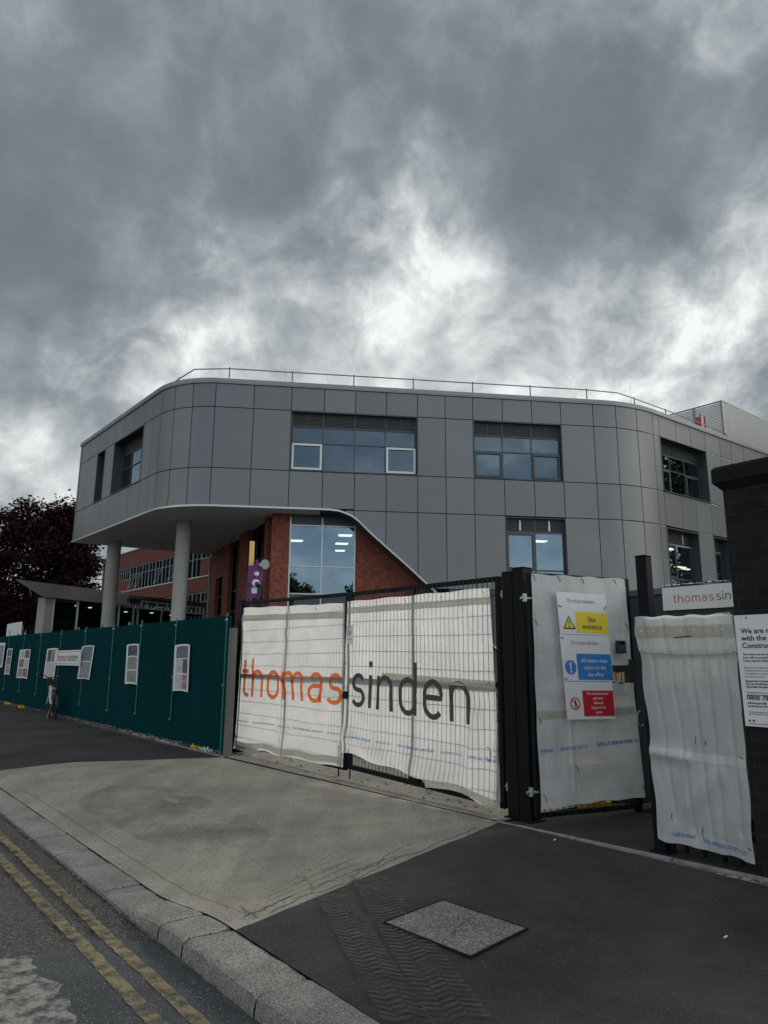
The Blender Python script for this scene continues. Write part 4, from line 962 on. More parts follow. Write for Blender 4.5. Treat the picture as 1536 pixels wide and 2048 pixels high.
# yellow and black feet, stones and litter below the hoarding
def foot(s_, t_, rot, lb, L_=.42):
    o = thing('fence_foot', lb, 'fence foot', HF.p(s_, t_, 0), 'yellow and black fence feet'); F2 = Frame(HF.p(s_, t_)[:2], -38+rot)
    g = MB(); g.fbox(F2, -L_/2, L_/2, -.10, .10, .0, .11); g.build('rubber_block', M['rubber'], o, bevel=.03)
    g = MB(); g.fbox(F2, -L_/2-.20, -L_/2+.0, -.09, .09, .0, .10); g.build('yellow_end', M['yelp'], o, bevel=.03)
foot(17.4,.05,0,'fence foot with yellow end farthest left under the teal hoarding')
foot(15.0,.06,5,'fence foot with yellow end second from the left under the hoarding')
foot(11.3,.04,-4,'fence foot with yellow end just right of the parked bicycle', .3)
foot(1.6,-.10,3,'muddy yellow fence foot tucked under the hoarding near the gate')
rr = random.Random(9)
def stone(g, c, r, rnd, m=None):
    V = []; n = 6; b = len(g.v)
    for j in range(4):
        ph = pi*(j+.5)/4
        for i in range(n):
            th = 2*pi*i/n; q = r*(1+rnd.uniform(-.25,.25)); g.v.append((c.x+q*sin(ph)*cos(th), c.y+q*sin(ph)*sin(th), c.z+q*.7*cos(ph)))
    k = g._m(m)
    for j in range(3):
        for i in range(n): g.f.append((b+j*n+i, b+j*n+(i+1)%n, b+(j+1)*n+(i+1)%n, b+(j+1)*n+i)); g.mi.append(k)
    g.f.append(tuple(b+i for i in range(n))); g.mi.append(k); g.f.append(tuple(b+3*n+i for i in range(n))); g.mi.append(k)
g = MB()
for i in range(520):
    s_ = rr.uniform(-.1,16); stone(g, HF.p(s_, rr.uniform(-.35,.02), rr.uniform(0,.05)), rr.uniform(.012,.05), rr)
o = g.build('rubble', mat('dark_rubble', (.075,.068,.055), .95, 0, .6, 3)); o['label'] = 'loose pale rubble showing in the gap under the teal hoarding'; o['category'] = 'rubble'; o['kind'] = 'stuff'
g = MB()
for i in range(26):
    c = HF.p(rr.uniform(.5,.95), rr.uniform(-.05,.02), rr.uniform(.03,.09)); a = Vector((rr.uniform(-1,1), rr.uniform(-1,1), rr.uniform(-1,1))).normalized()*.035; b = Vector((rr.uniform(-1,1), rr.uniform(-1,1), rr.uniform(-1,1))).normalized()*.03
    g.face([c-a, c-b, c+a, c+b])
tag(g.build('crumpled_wrapper', M['white']), 'crumpled white wrapper caught under the hoarding by the gate post', 'litter')

# ------------------------------------------------------------ posters on the hoarding
PW = M['signw']
def poster(lb, s0, s1, z0, z1, cells, rot=0.0, t=.045):
    o = thing('poster', lb, 'poster', HF.p((s0+s1)/2, t, z0), 'photo posters on the hoarding')
    def mp(u, v, d=0):     # slight rotation and curl
        s_ = s1+(s0-s1)*u+rot*(v-.5); return HF.p(s_, t+d+.035*(u-.5)**2*4*.4, z1+(z0-z1)*v+.02*sin(u*3))
    g = MB(); g.grid(lambda a,b: mp(a,b), 8, 8); g.build('board', PW, o, solid=.004)
    for (u0, u1, v0, v1, m_) in cells:
        g = MB(); g.grid(lambda a,b: mp(u0+(u1-u0)*a, v0+(v1-v0)*b, .004), 6, 6); g.build('photograph', M[m_], o)
B3 = lambda a, b, c: [(.12,.88,.04,.30,a),(.12,.88,.33,.64,b),(.12,.88,.67,.95,c)]
poster('photo poster nearest the gate, three stacked pictures, the lowest pink', 1.50,2.22,.975,1.84,[(.12,.88,.04,.30,'phblue'),(.12,.55,.32,.62,'phpale'),(.56,.88,.32,.62,'phdark'),(.12,.55,.65,.96,'phpale'),(.56,.88,.65,.78,'phpink'),(.56,.88,.79,.96,'phgrey')], -.04)
poster('narrow poster with three grey pictures, second from the gate', 4.22,5.0,1.03,1.89,B3('phdark','phgrey','phgrey'), -.06)
poster('blue-grey poster touching the right end of the contractor board', 7.55,8.62,1.06,1.90,[(.1,.9,.03,.46,'phblue'),(.1,.9,.49,.97,'phgrey')], .18)
poster('poster with dark red picture above a pale one, partly behind the contractor board', 11.0,12.25,1.0,1.87,[(.1,.45,.05,.45,'phdark'),(.5,.9,.05,.45,'phwarm'),(.1,.9,.48,.95,'phpale')], .15)
poster('poster of six small square pictures between fence posts', 14.4,16.0,.93,1.87,[(.08,.48,.03,.30,'phpale'),(.52,.92,.03,.30,'phdark'),(.08,.48,.34,.62,'phwarm'),(.52,.92,.34,.62,'phpale'),(.08,.48,.66,.95,'phgrey'),(.52,.92,.66,.95,'phwarm')], .1)
poster('narrow strip poster second from the far left end', 17.2,18.1,1.01,1.93,B3('phdark','phblue','phgrey'), .1)
poster('large curled poster at the far left edge of the photo', 18.4,20.6,1.25,2.15,[(.08,.6,.1,.9,'phdark'),(.62,.92,.1,.9,'phgrey')], .1, .08)
o = thing('contractor_board', 'long white contractor board with a thin border fixed across two posters on the teal hoarding', 'sign', HF.p(9.8,.09,1.4))
g = MB(); g.fbox(HF, 8.45, 11.15, .078, .09, 1.40, 1.81); g.build('board', PW, o)
bmp = lambda x, y, d=.094: HF.p(11.15-x, d, 1.40+y)
g = MB()
for a, b, c, d in ((.05,.065,.04,.37),(2.635,2.65,.04,.37),(.05,2.65,.04,.05),(.05,2.65,.36,.37)): g.face([bmp(a,c),bmp(b,c),bmp(b,d),bmp(a,d)])
g.build('border', M['dgrey'], o)
g = MB(); strokes('thomas', lambda x,y: bmp(x,y,.095), .30, 1.38, .12, .14, .15, g, M['oran2']); g.build('lettering', None, o)
g = MB(); strokes('sinden', lambda x,y: bmp(x,y,.095), 1.48, 2.42, .12, .14, .15, g, M['dgrey']); g.build('lettering', None, o)

# ------------------------------------------------------------ hire bicycle
bk_ = thing('hire_bicycle', 'white and green electric hire bicycle parked end-on against the teal hoarding', 'bicycle', (-8.85,19.95,0))
BF = Frame((-8.79,19.75), -32, (-1,-.5))
def bpnt(s_, t_, z): return BF.p(s_, t_+z*.05, z)
def wheel(s_, nm):
    g = MB(); c = bpnt(s_,0,.33); pts = [bpnt(s_+.31*cos(2*pi*i/28), 0, .33+.31*sin(2*pi*i/28)) for i in range(29)]; g.tube(pts, .030, 8, cap=False); w_o = g.build('tyre', M['rubber'], bk_)
    g = MB(); pts = [bpnt(s_+.275*cos(2*pi*i/24), 0, .33+.275*sin(2*pi*i/24)) for i in range(25)]; g.tube(pts, .014, 6, cap=False); g.build('rim', M['wire'], w_o)
    g = MB()
    for i in range(14):
        a = 2*pi*i/14; g.tube([bpnt(s_,.0,.33), bpnt(s_+.27*cos(a),0,.33+.27*sin(a))], .003, 4, cap=False)
    g.tube([bpnt(s_,-.06,.33), bpnt(s_,.06,.33)], .035, 10); g.build('spokes', M['wire'], w_o)
wheel(0, 'rear'); wheel(1.12, 'front')
g = MB(); g.tube([bpnt(.45,0,.32), bpnt(.36,0,.60), bpnt(.28,0,.80)], .045, 8, m=M['bwhite']); g.tube([bpnt(.45,0,.32), bpnt(.75,0,.42), bpnt(.95,0,.82)], .05, 8, m=M['bwhite'])
g.tube([bpnt(.95,0,.80), bpnt(.99,0,.66), bpnt(1.12,.06,.34)], [.035,.03,.018], 8, m=M['bwhite']); g.tube([bpnt(1.0,0,.66), bpnt(1.12,-.06,.34)], .018, 6, m=M['bwhite'])
g.tube([bpnt(.45,.05,.32), bpnt(0,.07,.33)], .018, 6, m=M['blackp']); g.tube([bpnt(.45,-.05,.32), bpnt(0,-.07,.33)], .018, 6, m=M['blackp']); g.build('frame', None, bk_)
g = MB(); pts = [bpnt(.345*cos(radians(a)), 0, .33+.345*sin(radians(a))) for a in range(20, 200, 12)]
for i in range(len(pts)-1):
    t_ = BF.n*.035; t_ = Vector((t_.x, t_.y, 0)); g.face([pts[i]-t_, pts[i+1]-t_, pts[i+1]+t_, pts[i]+t_])
g.build('rear_mudguard', M['blackp'], bk_, solid=.006)
g = MB(); g.fbox(BF, -.16, .02, .01, .13, .50, .78); g.build('battery_case', M['blackp'], bk_, bevel=.03)
g = MB(); g.tube([bpnt(.30,0,.80), bpnt(.26,0,.93)], .014, 8, m=M['steel']); g.tube([bpnt(.10,0,.95), bpnt(.26,0,.97), bpnt(.40,0,.95)], [.075,.055,.02], 8, m=M['blackp']); g.build('saddle', None, bk_)
g = MB(); g.tube([bpnt(.95,0,.80), bpnt(.92,0,1.08)], .022, 8, m=M['limeg']); g.tube([bpnt(.80,.33,1.17), bpnt(.86,.26,1.14), bpnt(.92,.08,1.06), bpnt(.92,-.08,1.06), bpnt(.86,-.26,1.12), bpnt(.80,-.33,1.14)], .013, 8, m=M['blackp'])
g.tube([bpnt(.74,.34,1.175), bpnt(.84,.26,1.15)], .022, 8, m=M['blackp']); g.tube([bpnt(.74,-.34,1.145), bpnt(.84,-.26,1.12)], .022, 8, m=M['blackp']); g.build('handlebar', None, bk_)
g = MB(); g.fbox(BF, 1.0, 1.05, -.09, .13, .84, 1.0); g.build('front_bag', M['blackp'], bk_)
g = MB(); g.tube([bpnt(-.17,.07,.66), bpnt(-.19,.07,.66)], .03, 10); g.build('rear_light', M['redbox'], bk_)
g = MB(); g.tube([bpnt(.45,-.09,.32), bpnt(.45,.09,.32)], .06, 10, m=M['blackp']); g.tube([bpnt(.45,.10,.32), bpnt(.55,.11,.20)], .012, 6, m=M['blackp']); g.fbox(BF, .50, .60, .10, .19, .17, .20, m=M['blackp']); g.fbox(BF, .30, .40, -.10, -.19, .44, .47, m=M['blackp']); g.build('crank', None, bk_)
g = MB(); g.tube([bpnt(.35,.05,.30), bpnt(.15,.16,.02), bpnt(.10,.17,.012)], .010, 6); g.build('kickstand', M['steel'], bk_)

# ------------------------------------------------------------ gate posts and double gate
def boxpost(F, s0, s1, t0, t1, z, name, lb, cat='post', m='black', cap=True, group=None):
    o = thing(name, lb, cat, F.p((s0+s1)/2, (t0+t1)/2, 0), group)
    g = MB(); g.fbox(F, s0, s1, t0, t1, 0, z); g.build('shaft', M[m], o, bevel=.006)
    if cap: g = MB(); g.fbox(F, s0-.004, s1+.004, t0-(.004 if t0 < t1 else -.004), t1+(.004 if t0 < t1 else -.004), z+.002, z+.012); g.build('cap', M[m], o, bevel=.003)
    g = MB(); g.fbox(F, s0-.03, s1+.03, min(t0,t1)-.03, max(t0,t1)+.03, .0, .022); g.build('base_plate', M[m], o, bevel=.004)
    return o
boxpost(G, -.055, .095, 0, -.15, 2.505, 'gate_post', 'black square gate post carrying the right leaf of the double gate', group='black gate posts')
boxpost(G, -.215, -.065, 0, -.15, 2.535, 'gate_post', 'slightly taller black gate post carrying the open pedestrian gate', group='black gate posts')
boxpost(G, 6.62, 6.82, .02, -.13, 2.62, 'gate_post', 'black gate post at the far left of the double gate beside the hoarding', group='black gate posts')
boxpost(R, 0, .105, 0, -.10, 2.50, 'gate_post', 'tall slim dark post right of the pedestrian gate, at the edge of the white screen', m='navy', group='black gate posts')
def gleaf(s0, s1, zb0, zb1, zt0, zt1, lb, bolts):
    """z at s0 (right) and s1 (left)"""
    o = thing('gate_leaf', lb, 'gate', G.p((s0+s1)/2, -.03, 0), 'leaves of the double site gate')
    w = .055; g = MB(); zb = lambda s: zb0+(zb1-zb0)*(s-s0)/(s1-s0); zt = lambda s: zt0+(zt1-zt0)*(s-s0)/(s1-s0)
    for a in (s0, (s0+s1)/2-w/2, s1-w): g.fbox(G, a, a+w, -.0, -w, zb(a), zt(a))
    for a, b in ((s0+w, (s0+s1)/2-w/2), ((s0+s1)/2+w/2, s1-w)):
        for z0, z1 in ((lambda s: zb(s), lambda s: zb(s)+w), (lambda s: 1.29, lambda s: 1.29+w), (lambda s: zt(s)-w, lambda s: zt(s)-.001)):
            g.fbox(G, a, b, -.001, -w+.001, z0(a), z1(a), z0b=z0(b), z1b=z1(b))
    g.build('frame', M['black'], o, bevel=.003)
    g = MB(); n = int((s1-s0-.1)/.078)
    for i in range(n): a = s0+.08+i*.078; g.tube([G.p(a, .012, zb(a)+.02), G.p(a, .012, zt(a)-.02)], .0054, 4, cap=False)
    z = zb0+.18
    while z < zt0-.1: g.tube([G.p(s0+.02, .005, z+zb(s0)-zb0), G.p(s1-.02, .005, z+.9*(zb(s1)-zb0))], .0036, 4, cap=False); z += .2
    g.build('wire_mesh', M['wire'], o)
    for s_, z0, z1 in bolts: g = MB(); g.tube([G.p(s_, .03, z0), G.p(s_, .03, z1)], .010, 8); g.build('drop_bolt', M['black'], o)
    return o
ga = gleaf(.145, 3.09, .08, .13, 2.48, 2.52, 'right leaf of the double site gate, black frame with wire mesh, bottom rail showing', ((2.98,.015,.42),))
gb = gleaf(3.15, 6.57, .10, .10, 2.525, 2.61, 'left leaf of the double site gate, black frame with wire mesh, next to the hoarding', ((3.26,.015,.42),))
for o_, s_, in ((ga, .10), (gb, 6.60)):
    for z in (.30, 2.28):
        g = MB(); g.tube([G.p(s_-.03, -.03, z), G.p(s_+.06, -.03, z)], .016, 8); g.tube([G.p(s_+.012, -.03, z-.04), G.p(s_+.012, -.03, z+.04)], .020, 10); g.build('hinge', M['steel'], o_)
g = MB(); g.fbox(G, 3.05, 3.19, .012, .03, 1.05, 1.15); g.build('latch_plate', M['black'], ga)
for s_, s2, z_ in ((1.55,1.72,.115),(1.05,1.22,.11)): g = MB(); g.fbox(G, s_, s2, .02, -.06, z_+.03, z_+.10); g.build('bottom_bracket', M['black'], ga)

# ------------------------------------------------------------ printed sheets
class Sheet:
    """a: 0 left .. 1 right as seen from the street, b: 0 top .. 1 bottom"""
    def __init__(s, F, TL, TR, BR, BL, t0=.03, amp=.02, seed=1, folds=(), flare=.03, botw=.02, sidew=.008, hug=False):
        s.hug = hug
        s.F = F; s.c = (TL, TR, BR, BL); s.t0 = t0; s.amp = amp; s.seed = seed; s.folds = folds; s.fl = flare; s.bw = botw; s.sw = sidew
    def disp(s, a, b):
        n = noise.noise(Vector((a*2.6+s.seed, b*2.2, s.seed)))*.9+noise.noise(Vector((a*6+b*3.1, b*4.7+s.seed, 2)))*.42+noise.noise(Vector((a*13-b*5, b*6, s.seed+3)))*.16
        d = s.amp*(max(0, n-.08) if s.hug else n)
        for (x0, y0, x1, y1, w, h) in s.folds:       # crease ridges
            v = Vector((x1-x0, y1-y0)); L_ = v.length; v.normalize(); q = Vector((a-x0, b-y0)); al = q.dot(v); pe = abs(q.x*v.y-q.y*v.x)
            if -w < al < L_+w: d += h*math.exp(-(pe/w)**2)*sm(min(al+w, L_+w-al)/(w*2)+.2)
        return d+s.fl*b**5
    def sz(s, a, b):
        TL, TR, BR, BL = s.c
        ea = s.sw*(noise.noise(Vector((b*5, s.seed, 0)))*(1-a)**4+noise.noise(Vector((b*5, s.seed, 9)))*a**4)*2
        S_ = (TL[0]*(1-a)+TR[0]*a)*(1-b)+(BL[0]*(1-a)+BR[0]*a)*b+ea
        Z_ = (TL[1]*(1-a)+TR[1]*a)*(1-b)+(BL[1]*(1-a)+BR[1]*a)*b+s.bw*noise.noise(Vector((a*4.5, s.seed, 3)))*b**8*2+.006*sin(a*23)*(1-b)**12
        return S_, Z_
    def p(s, a, b, dt=0):
        S_, Z_ = s.sz(a, b); return s.F.p(S_, s.t0+s.disp(a, b)+dt, Z_)
    def strip(s, g, b0, b1, dt=.004, n=110, m=None, a0=0, a1=1, bb0=None, bb1=None):
        bb0 = b0 if bb0 is None else bb0; bb1 = b1 if bb1 is None else bb1
        g.grid(lambda u,v: s.p(a0+(a1-a0)*u, (b0+(bb0-b0)*u)*(1-v)+(b1+(bb1-b1)*u)*v, dt), n, 6, m)
    def eyes(s, g, b0, bb0, step, r=.008, dt=.006):
        n = int(1/step)
        for i in range(n):
            a = (i+.5)*step; b = b0+(bb0-b0)*a; P0 = s.p(a, b, dt); Px = s.p(a+.01, b, dt)-s.p(a-.01, b, dt); Px.normalize(); Pz = Vector((0,0,1)); g.face([P0+Px*r*cos(t)+Pz*r*sin(t) for t in [2*pi*j/8 for j in range(8)]])
PRN = ['SUPERCLAD PREMIUM 240GSM • FLAME RETARDANT', 'LPCB APPROVED TO LPS 1215']
def printline(sh, parent, spans, dt=.0045, size=.018):
    for txt, a0, b0, a1, b1, k in spans:
        g = MB(); da = a1-a0
        ftext(txt, lambda x, y: sh.p(a0+x*da, (b0+(b1-b0)*x)-y, dt), 0, 0, k, g, M['bluet'], width=1.0, bold=.012)
        g.build('printed_line', None, parent)
def ties(sh, parent, pts):
    for a, b in pts:
        g = MB(); c = sh.p(a, b, .006); g.tube([c+Vector((-.02,0,.012)), c+Vector((0,0,.004)), c+Vector((.012,0,-.012)), c+Vector((.02,0,-.05))], .0032, 5); g.build('cable_tie', M['blackp'], parent)
# left sheet, orange lettering
s1 = Sheet(G, (6.57,2.49), (3.18,2.37), (3.13,.15), (6.62,.06), .0185, .040, 3, ((.12,.45,.5,.18,.035,.018),(.5,.05,.46,.97,.02,.022),(.5,.5,.95,.62,.05,.02),(.45,.98,.9,.6,.05,.018),(.0,.08,.2,.35,.04,.016)), .03, .03, hug=True)
o = thing('printed_sheet', 'white mesh sheet with large orange lettering tied over the left gate leaf', 'sheet', G.p(4.9,.05,.1), 'printed white sheets on the double gate')
g = MB(); g.grid(lambda a,b: s1.p(a,b), 130, 90); g.build('fabric', M['sheet'], o, smooth=True)
for b_ in ((.055,.098),(.945,.985)): g = MB(); s1.strip(g, *b_); g.build('reinforcing_and_shade_band', M['band'], o, smooth=True)
g = MB(); s1.eyes(g, .076, .076, .022); g.build('eyelets', M['eye'], o)
g = MB(); strokes('thomas', lambda x, y: s1.p(x, y, .005), .035, .975, .632, -.185, .15, g, M['orange']); g.build('lettering', None, o, smooth=True)
printline(s1, o, [(PRN[1],.0,.812,.14,.812,.017),(PRN[0],.18,.813,.41,.815,.019),(PRN[1],.44,.815,.565,.816,.017),(PRN[0],.59,.816,.84,.817,.019),(PRN[1],.87,.817,.99,.818,.017)])
ties(s1, o, [(.03,.02),(.42,.025),(.76,.025),(.97,.03),(.02,.37),(.03,.52),(.02,.67),(.03,.9),(.97,.98),(.98,.25),(.6,.975),(.35,.97)])
# right sheet, charcoal lettering
s2 = Sheet(G, (3.125,2.385), (.27,2.36), (.145,.08), (3.19,.235), .0185, .034, 8, ((.9,.6,.84,.95,.035,.03),(.75,.47,.97,.50,.02,.014),(.0,.85,.35,.93,.05,.03),(.5,.93,.75,.98,.06,.03)), .05, .035, hug=True)
o = thing('printed_sheet', 'white mesh sheet with large charcoal lettering tied over the right gate leaf', 'sheet', G.p(1.6,.05,.1), 'printed white sheets on the double gate')
def botcut(a): return 1-.055*sm((.62-a)/.3)*1-.03*sin(a*9)*(a < .9)
g = MB(); g.grid(lambda a,b: s2.p(a,b*(.955+.045*sm((a-.60)/.35))), 130, 90); g.build('fabric', M['sheet'], o, smooth=True)
for b_, k_ in (((.045,.080),{}),((.44,.475),dict(a0=.3)),((.955,.99),dict(a0=.62))): g = MB(); s2.strip(g, *b_, **k_); g.build('reinforcing_and_shade_band', M['band'], o, smooth=True)  # middle band paints the shade of the rail behind the sheet
g = MB(); s2.eyes(g, .063, .063, .026); g.build('eyelets', M['eye'], o)
g = MB(); strokes('sinden', lambda x, y: s2.p(x, y, .005), .065, .865, .655, -.195, .15, g, M['dgrey']); g.build('lettering', None, o, smooth=True)
printline(s2, o, [(PRN[0],.04,.862,.24,.845,.019),(PRN[1],.27,.843,.385,.838,.017),(PRN[0],.42,.836,.655,.822,.019),(PRN[1],.69,.820,.815,.812,.017),(PRN[0][:17],.85,.81,.985,.803,.019)])
ties(s2, o, [(.05,.02),(.25,.02),(.47,.02),(.72,.025),(.97,.02),(.02,.13),(.97,.45),(.985,.78),(.98,.96),(.02,.4),(.02,.55)])
g = MB()
c0 = s2.p(.955,.76,.01); g.tube([c0+Vector((-.02,0,.05)), c0+Vector((.01,-.03,.03)), c0+Vector((.02,-.03,-.05)), c0+Vector((-.01,-.02,-.10)), c0+Vector((-.02,-.02,-.05))], .004, 5); g.build('dangling_cord', M['blackp'], o)
# small notice hanging on the right sheet
o = thing('paper_notice', 'small printed paper notice in a clear wallet hanging on the right gate sheet', 'notice', s2.p(.03,.17,.02))
nf = lambda x, y, d=0: s2.p(.015+.06*x+.022*y*y, .165+.115*y-.008*x, .028+d+.03*x*y)
g = MB(); g.grid(lambda a,b: nf(a,b), 6, 8); g.build('paper', M['signw'], o, solid=.002)
g = MB()
for i, (w_, y_) in enumerate(((.7,.10),(.5,.22),(.75,.30),(.7,.36),(.72,.42),(.6,.48),(.35,.66),(.7,.74))):
    g.face([nf(.12,y_,.003), nf(.12+w_,y_,.003), nf(.12+w_,y_+.022,.003), nf(.12,y_+.022,.003)])
g.build('print', M['dgrey'], o)
g = MB(); g.tube([nf(.9,1,.005), nf(.7,1.5,.004), nf(.2,2.1,.0)], .0018, 4); g.tube([nf(0,.0,.005)+Vector((-.03,0,0)), nf(1,.0,.005)+Vector((.02,0,.01))], .003, 4); g.build('string', M['blackp'], o)
# ------------------------------------------------------------ pedestrian gate, held open into the site
pgo = thing('pedestrian_gate', 'narrow black framed pedestrian gate swung inwards beside the double posts', 'gate', PG.p(.65,-.03,0))
g = MB(); w = .045
g.fbox(PG, 0, w, 0, -w, .08, 2.47); g.fbox(PG, 1.29, 1.29+w, 0, -w, .10, 2.47)
for z0, z1 in ((.08,.125),(1.22,1.26),(2.425,2.469)): g.fbox(PG, w, 1.29, -.001, -w+.001, z0, z1)
g.build('frame', M['black'], pgo, bevel=.003)
g = MB()
for i in range(16): a = .08+i*.076; g.tube([PG.p(a,.010,.10), PG.p(a,.010,2.45)], .0050, 4, cap=False)
z = .28
while z < 2.4: g.tube([PG.p(.02,.011,z), PG.p(1.31,.011,z)], .0036, 4, cap=False); z += .2
g.build('wire_mesh', M['wire'], pgo)
for z in (.32, 2.20):
    g = MB(); g.tube([PG.p(-.10,-.01,z), PG.p(.03,-.01,z)], .015, 8); g.tube([PG.p(-.05,-.01,z-.035), PG.p(-.05,-.01,z+.045)], .024, 10); g.build('hinge', M['steel'], pgo)
g = MB(); g.fbox(PG, 1.0, 1.34, .018, -.06, 1.46, 1.53); g.fbox(PG, 1.24, 1.335, .017, -.055, 1.30, 1.60); g.build('lock_box', M['blackp'], pgo, bevel=.004)
g = MB(); g.tube([PG.p(1.00,.05,1.37), PG.p(1.03,.07,1.35), PG.p(1.10,.07,1.335), PG.p(1.13,.03,1.335)], .009, 8); g.build('lever_handle', M['steel'], pgo)
g = MB(); c = PG.p(1.36,.02,.98); g.tube([c+Vector((PG.u.x*.07*cos(t)*.6, PG.u.y*.07*cos(t)*.6, .08*sin(t))) for t in [radians(a) for a in range(60, 330, 18)]], .006, 6); g.build('pull_ring', M['steel'], pgo)
s3 = Sheet(PG, (.02,2.45), (1.25,2.46), (1.34,.20), (.03,.17), .0165, .030, 21, ((.30,.2,.31,.95,.015,.012),(.35,.86,.98,.80,.05,.012),(.1,.62,.95,.60,.03,.008)), .02, .012, .012, hug=True)
o = thing('gate_sheet', 'white mesh sheet with a notch at the lock, tied over the open pedestrian gate', 'sheet', PG.p(.6,.05,.2))
g = MB(); g.grid(lambda a,b: s3.p(a - .035*sm((b-.20)/.1)*(b < .48)*0, b), 80, 110, skip=lambda a,b: (a > .775 and .405 < b < .492)); g.build('fabric', M['sheet2'], o, smooth=True)
printline(s3, o, [(PRN[0][-9:],.02,.775,.13,.773,.022),(PRN[1],.20,.772,.46,.768,.021),(PRN[0][:30],.56,.765,.985,.760,.024)])
ties(s3, o, [(.02,.01),(.28,.01),(.53,.012),(.88,.012),(.02,.21),(.97,.22),(.02,.63),(.98,.95),(.03,.95),(.33,.84)])
g = MB(); s3.strip(g, .60, .635, a0=0, a1=.98); g.build('reinforcing_and_shade_band', M['band'], o, smooth=True)
# safety signs
def sign(lb, x0, x1, zt, zb, tilt=0.):
    o = thing('safety_sign', lb, 'sign', PG.p((x0+x1)/2,.07,zb), 'safety signs on the pedestrian gate')
    W_ = x1-x0; H_ = zt-zb
    mp = lambda x, y, d=.0: PG.p(x0+x+tilt*(H_-y)/H_, .075+d, zb+y-.012*x)
    g = MB(); P = [mp(0,0,-.004), mp(W_,0,-.004), mp(W_,0,0), mp(0,0,0)]; Q = [mp(0,H_,-.004), mp(W_,H_,-.004), mp(W_,H_,0), mp(0,H_,0)]; g.hexa(P+Q); g.build('board', M['signw'], o, bevel=.001)
    return o, mp, W_, H_
def quad(g, mp, x0, x1, y0, y1, d, m=None): g.face([mp(x0,y0,d), mp(x1,y0,d), mp(x1,y1,d), mp(x0,y1,d)], m)
def disc(g, mp, x, y, r, d, m, n=28): g.face([mp(x+r*cos(2*pi*i/n), y+r*sin(2*pi*i/n), d) for i in range(n)], m)
def logo(o, mp, x, y, w, xh):
    g = MB(); strokes('thomas', lambda a,b: mp(a,b,.0022), x, x+w*.515, y, xh, .12, g, M['oran2']); g.build('lettering', None, o)
    g = MB(); strokes('sinden', lambda a,b: mp(a,b,.0022), x+w*.56, x+w, y, xh, .12, g, M['dgrey']); g.build('lettering', None, o)
o, mp, W_, H_ = sign('white and yellow safety sign reading Site entrance, top of the three on the gate', .285, .925, 2.275, 1.845, .03)
logo(o, mp, .13, .325, .35, .030)
g = MB(); quad(g, mp, .215, W_-.005, .02, .235, .0012); g.build('yellow_panel', M['yel'], o)
g = MB(); ftext('Site', lambda a,b: mp(a,b,.0024), .42, .135, .072, g, M['blk'], align='CENTER', bold=.012); g.build('lettering', None, o); g = MB(); ftext('entrance', lambda a,b: mp(a,b,.0024), .42, .062, .072, g, M['blk'], align='CENTER', bold=.012); g.build('lettering', None, o)
def tri(g, mp, cx, cy, r, d, m): g.face([mp(cx-r, cy-r*.8, d), mp(cx+r, cy-r*.8, d), mp(cx, cy+r*.95, d)], m)
g = MB(); tri(g, mp, .125, .115, .080, .0012, M['blk']); tri(g, mp, .125, .112, .060, .0020, M['yel']); g.face([mp(.118,.142,.0028), mp(.132,.142,.0028), mp(.128,.092,.0028), mp(.122,.092,.0028)], M['blk']); disc(g, mp, .125, .079, .008, .0028, M['blk']); g.build('warning_symbol', None, o)
for x, y in ((.01,.29),(.60,.275)): g = MB(); g.tube([mp(x,y,.004), mp(x+.035,y-.012 if x < .3 else y+.03,.004)], .0045, 5); g.build('cable_tie', M['blackp'], o)
o, mp, W_, H_ = sign('white and blue safety sign telling visitors to report, middle of the three on the gate', .305, .945, 1.84, 1.375, .03)
logo(o, mp, .135, .365, .355, .030)
g = MB(); quad(g, mp, .185, W_-.005, .012, .275, .0012); g.build('blue_panel', M['bluesg'], o)
g = MB()
for t_, y_ in (('All visitors must',.188),('report to the',.118),('site office',.048)): ftext(t_, lambda a,b: mp(a,b,.0024), .41, y_, .057, g, M['signw'], align='CENTER', bold=.006, sx=.93)
g.build('lettering', None, o)
g = MB(); disc(g, mp, .10, .135, .072, .0012, M['bluesg']); g.face([mp(.088,.185,.0024), mp(.112,.185,.0024), mp(.106,.115,.0024), mp(.094,.115,.0024)], M['signw']); disc(g, mp, .10, .093, .012, .0024, M['signw']); g.build('mandatory_symbol', None, o)
for x, y in ((.008,.43),(.008,.02),(.60,.02)): g = MB(); g.tube([mp(x,y,.004), mp(x+.03,y,.004)], .0045, 5); g.build('cable_tie', M['blackp'], o)
o, mp, W_, H_ = sign('white and red no unauthorised persons safety sign, lowest of the three on the gate', .335, .955, 1.368, .995, .02)
g = MB(); quad(g, mp, .215, W_-.008, .03, .285, .0012); g.build('red_panel', M['red'], o)
g = MB()
for t_, y_ in (('No unauthorised',.243),('persons',.197),('allowed',.150),('beyond this',.104),('point',.058)): ftext(t_, lambda a,b: mp(a,b,.0024), .41, y_, .040, g, M['signw'], align='CENTER', bold=.006)
g.build('lettering', None, o)
g = MB(); disc(g, mp, .115, .155, .062, .0012, M['red']); disc(g, mp, .115, .155, .048, .0019, M['signw'])
disc(g, mp, .118, .185, .009, .0026, M['blk'], 12); g.face([mp(.106,.175,.0026), mp(.128,.175,.0026), mp(.124,.145,.0026), mp(.108,.145,.0026)], M['blk'])
g.face([mp(.108,.146,.0026), mp(.118,.146,.0026), mp(.108,.112,.0026), mp(.100,.112,.0026)], M['blk']); g.face([mp(.116,.146,.0026), mp(.124,.146,.0026), mp(.134,.112,.0026), mp(.126,.112,.0026)], M['blk']); g.face([mp(.126,.172,.0026), mp(.140,.150,.0026), mp(.136,.145,.0026), mp(.122,.162,.0026)], M['blk'])
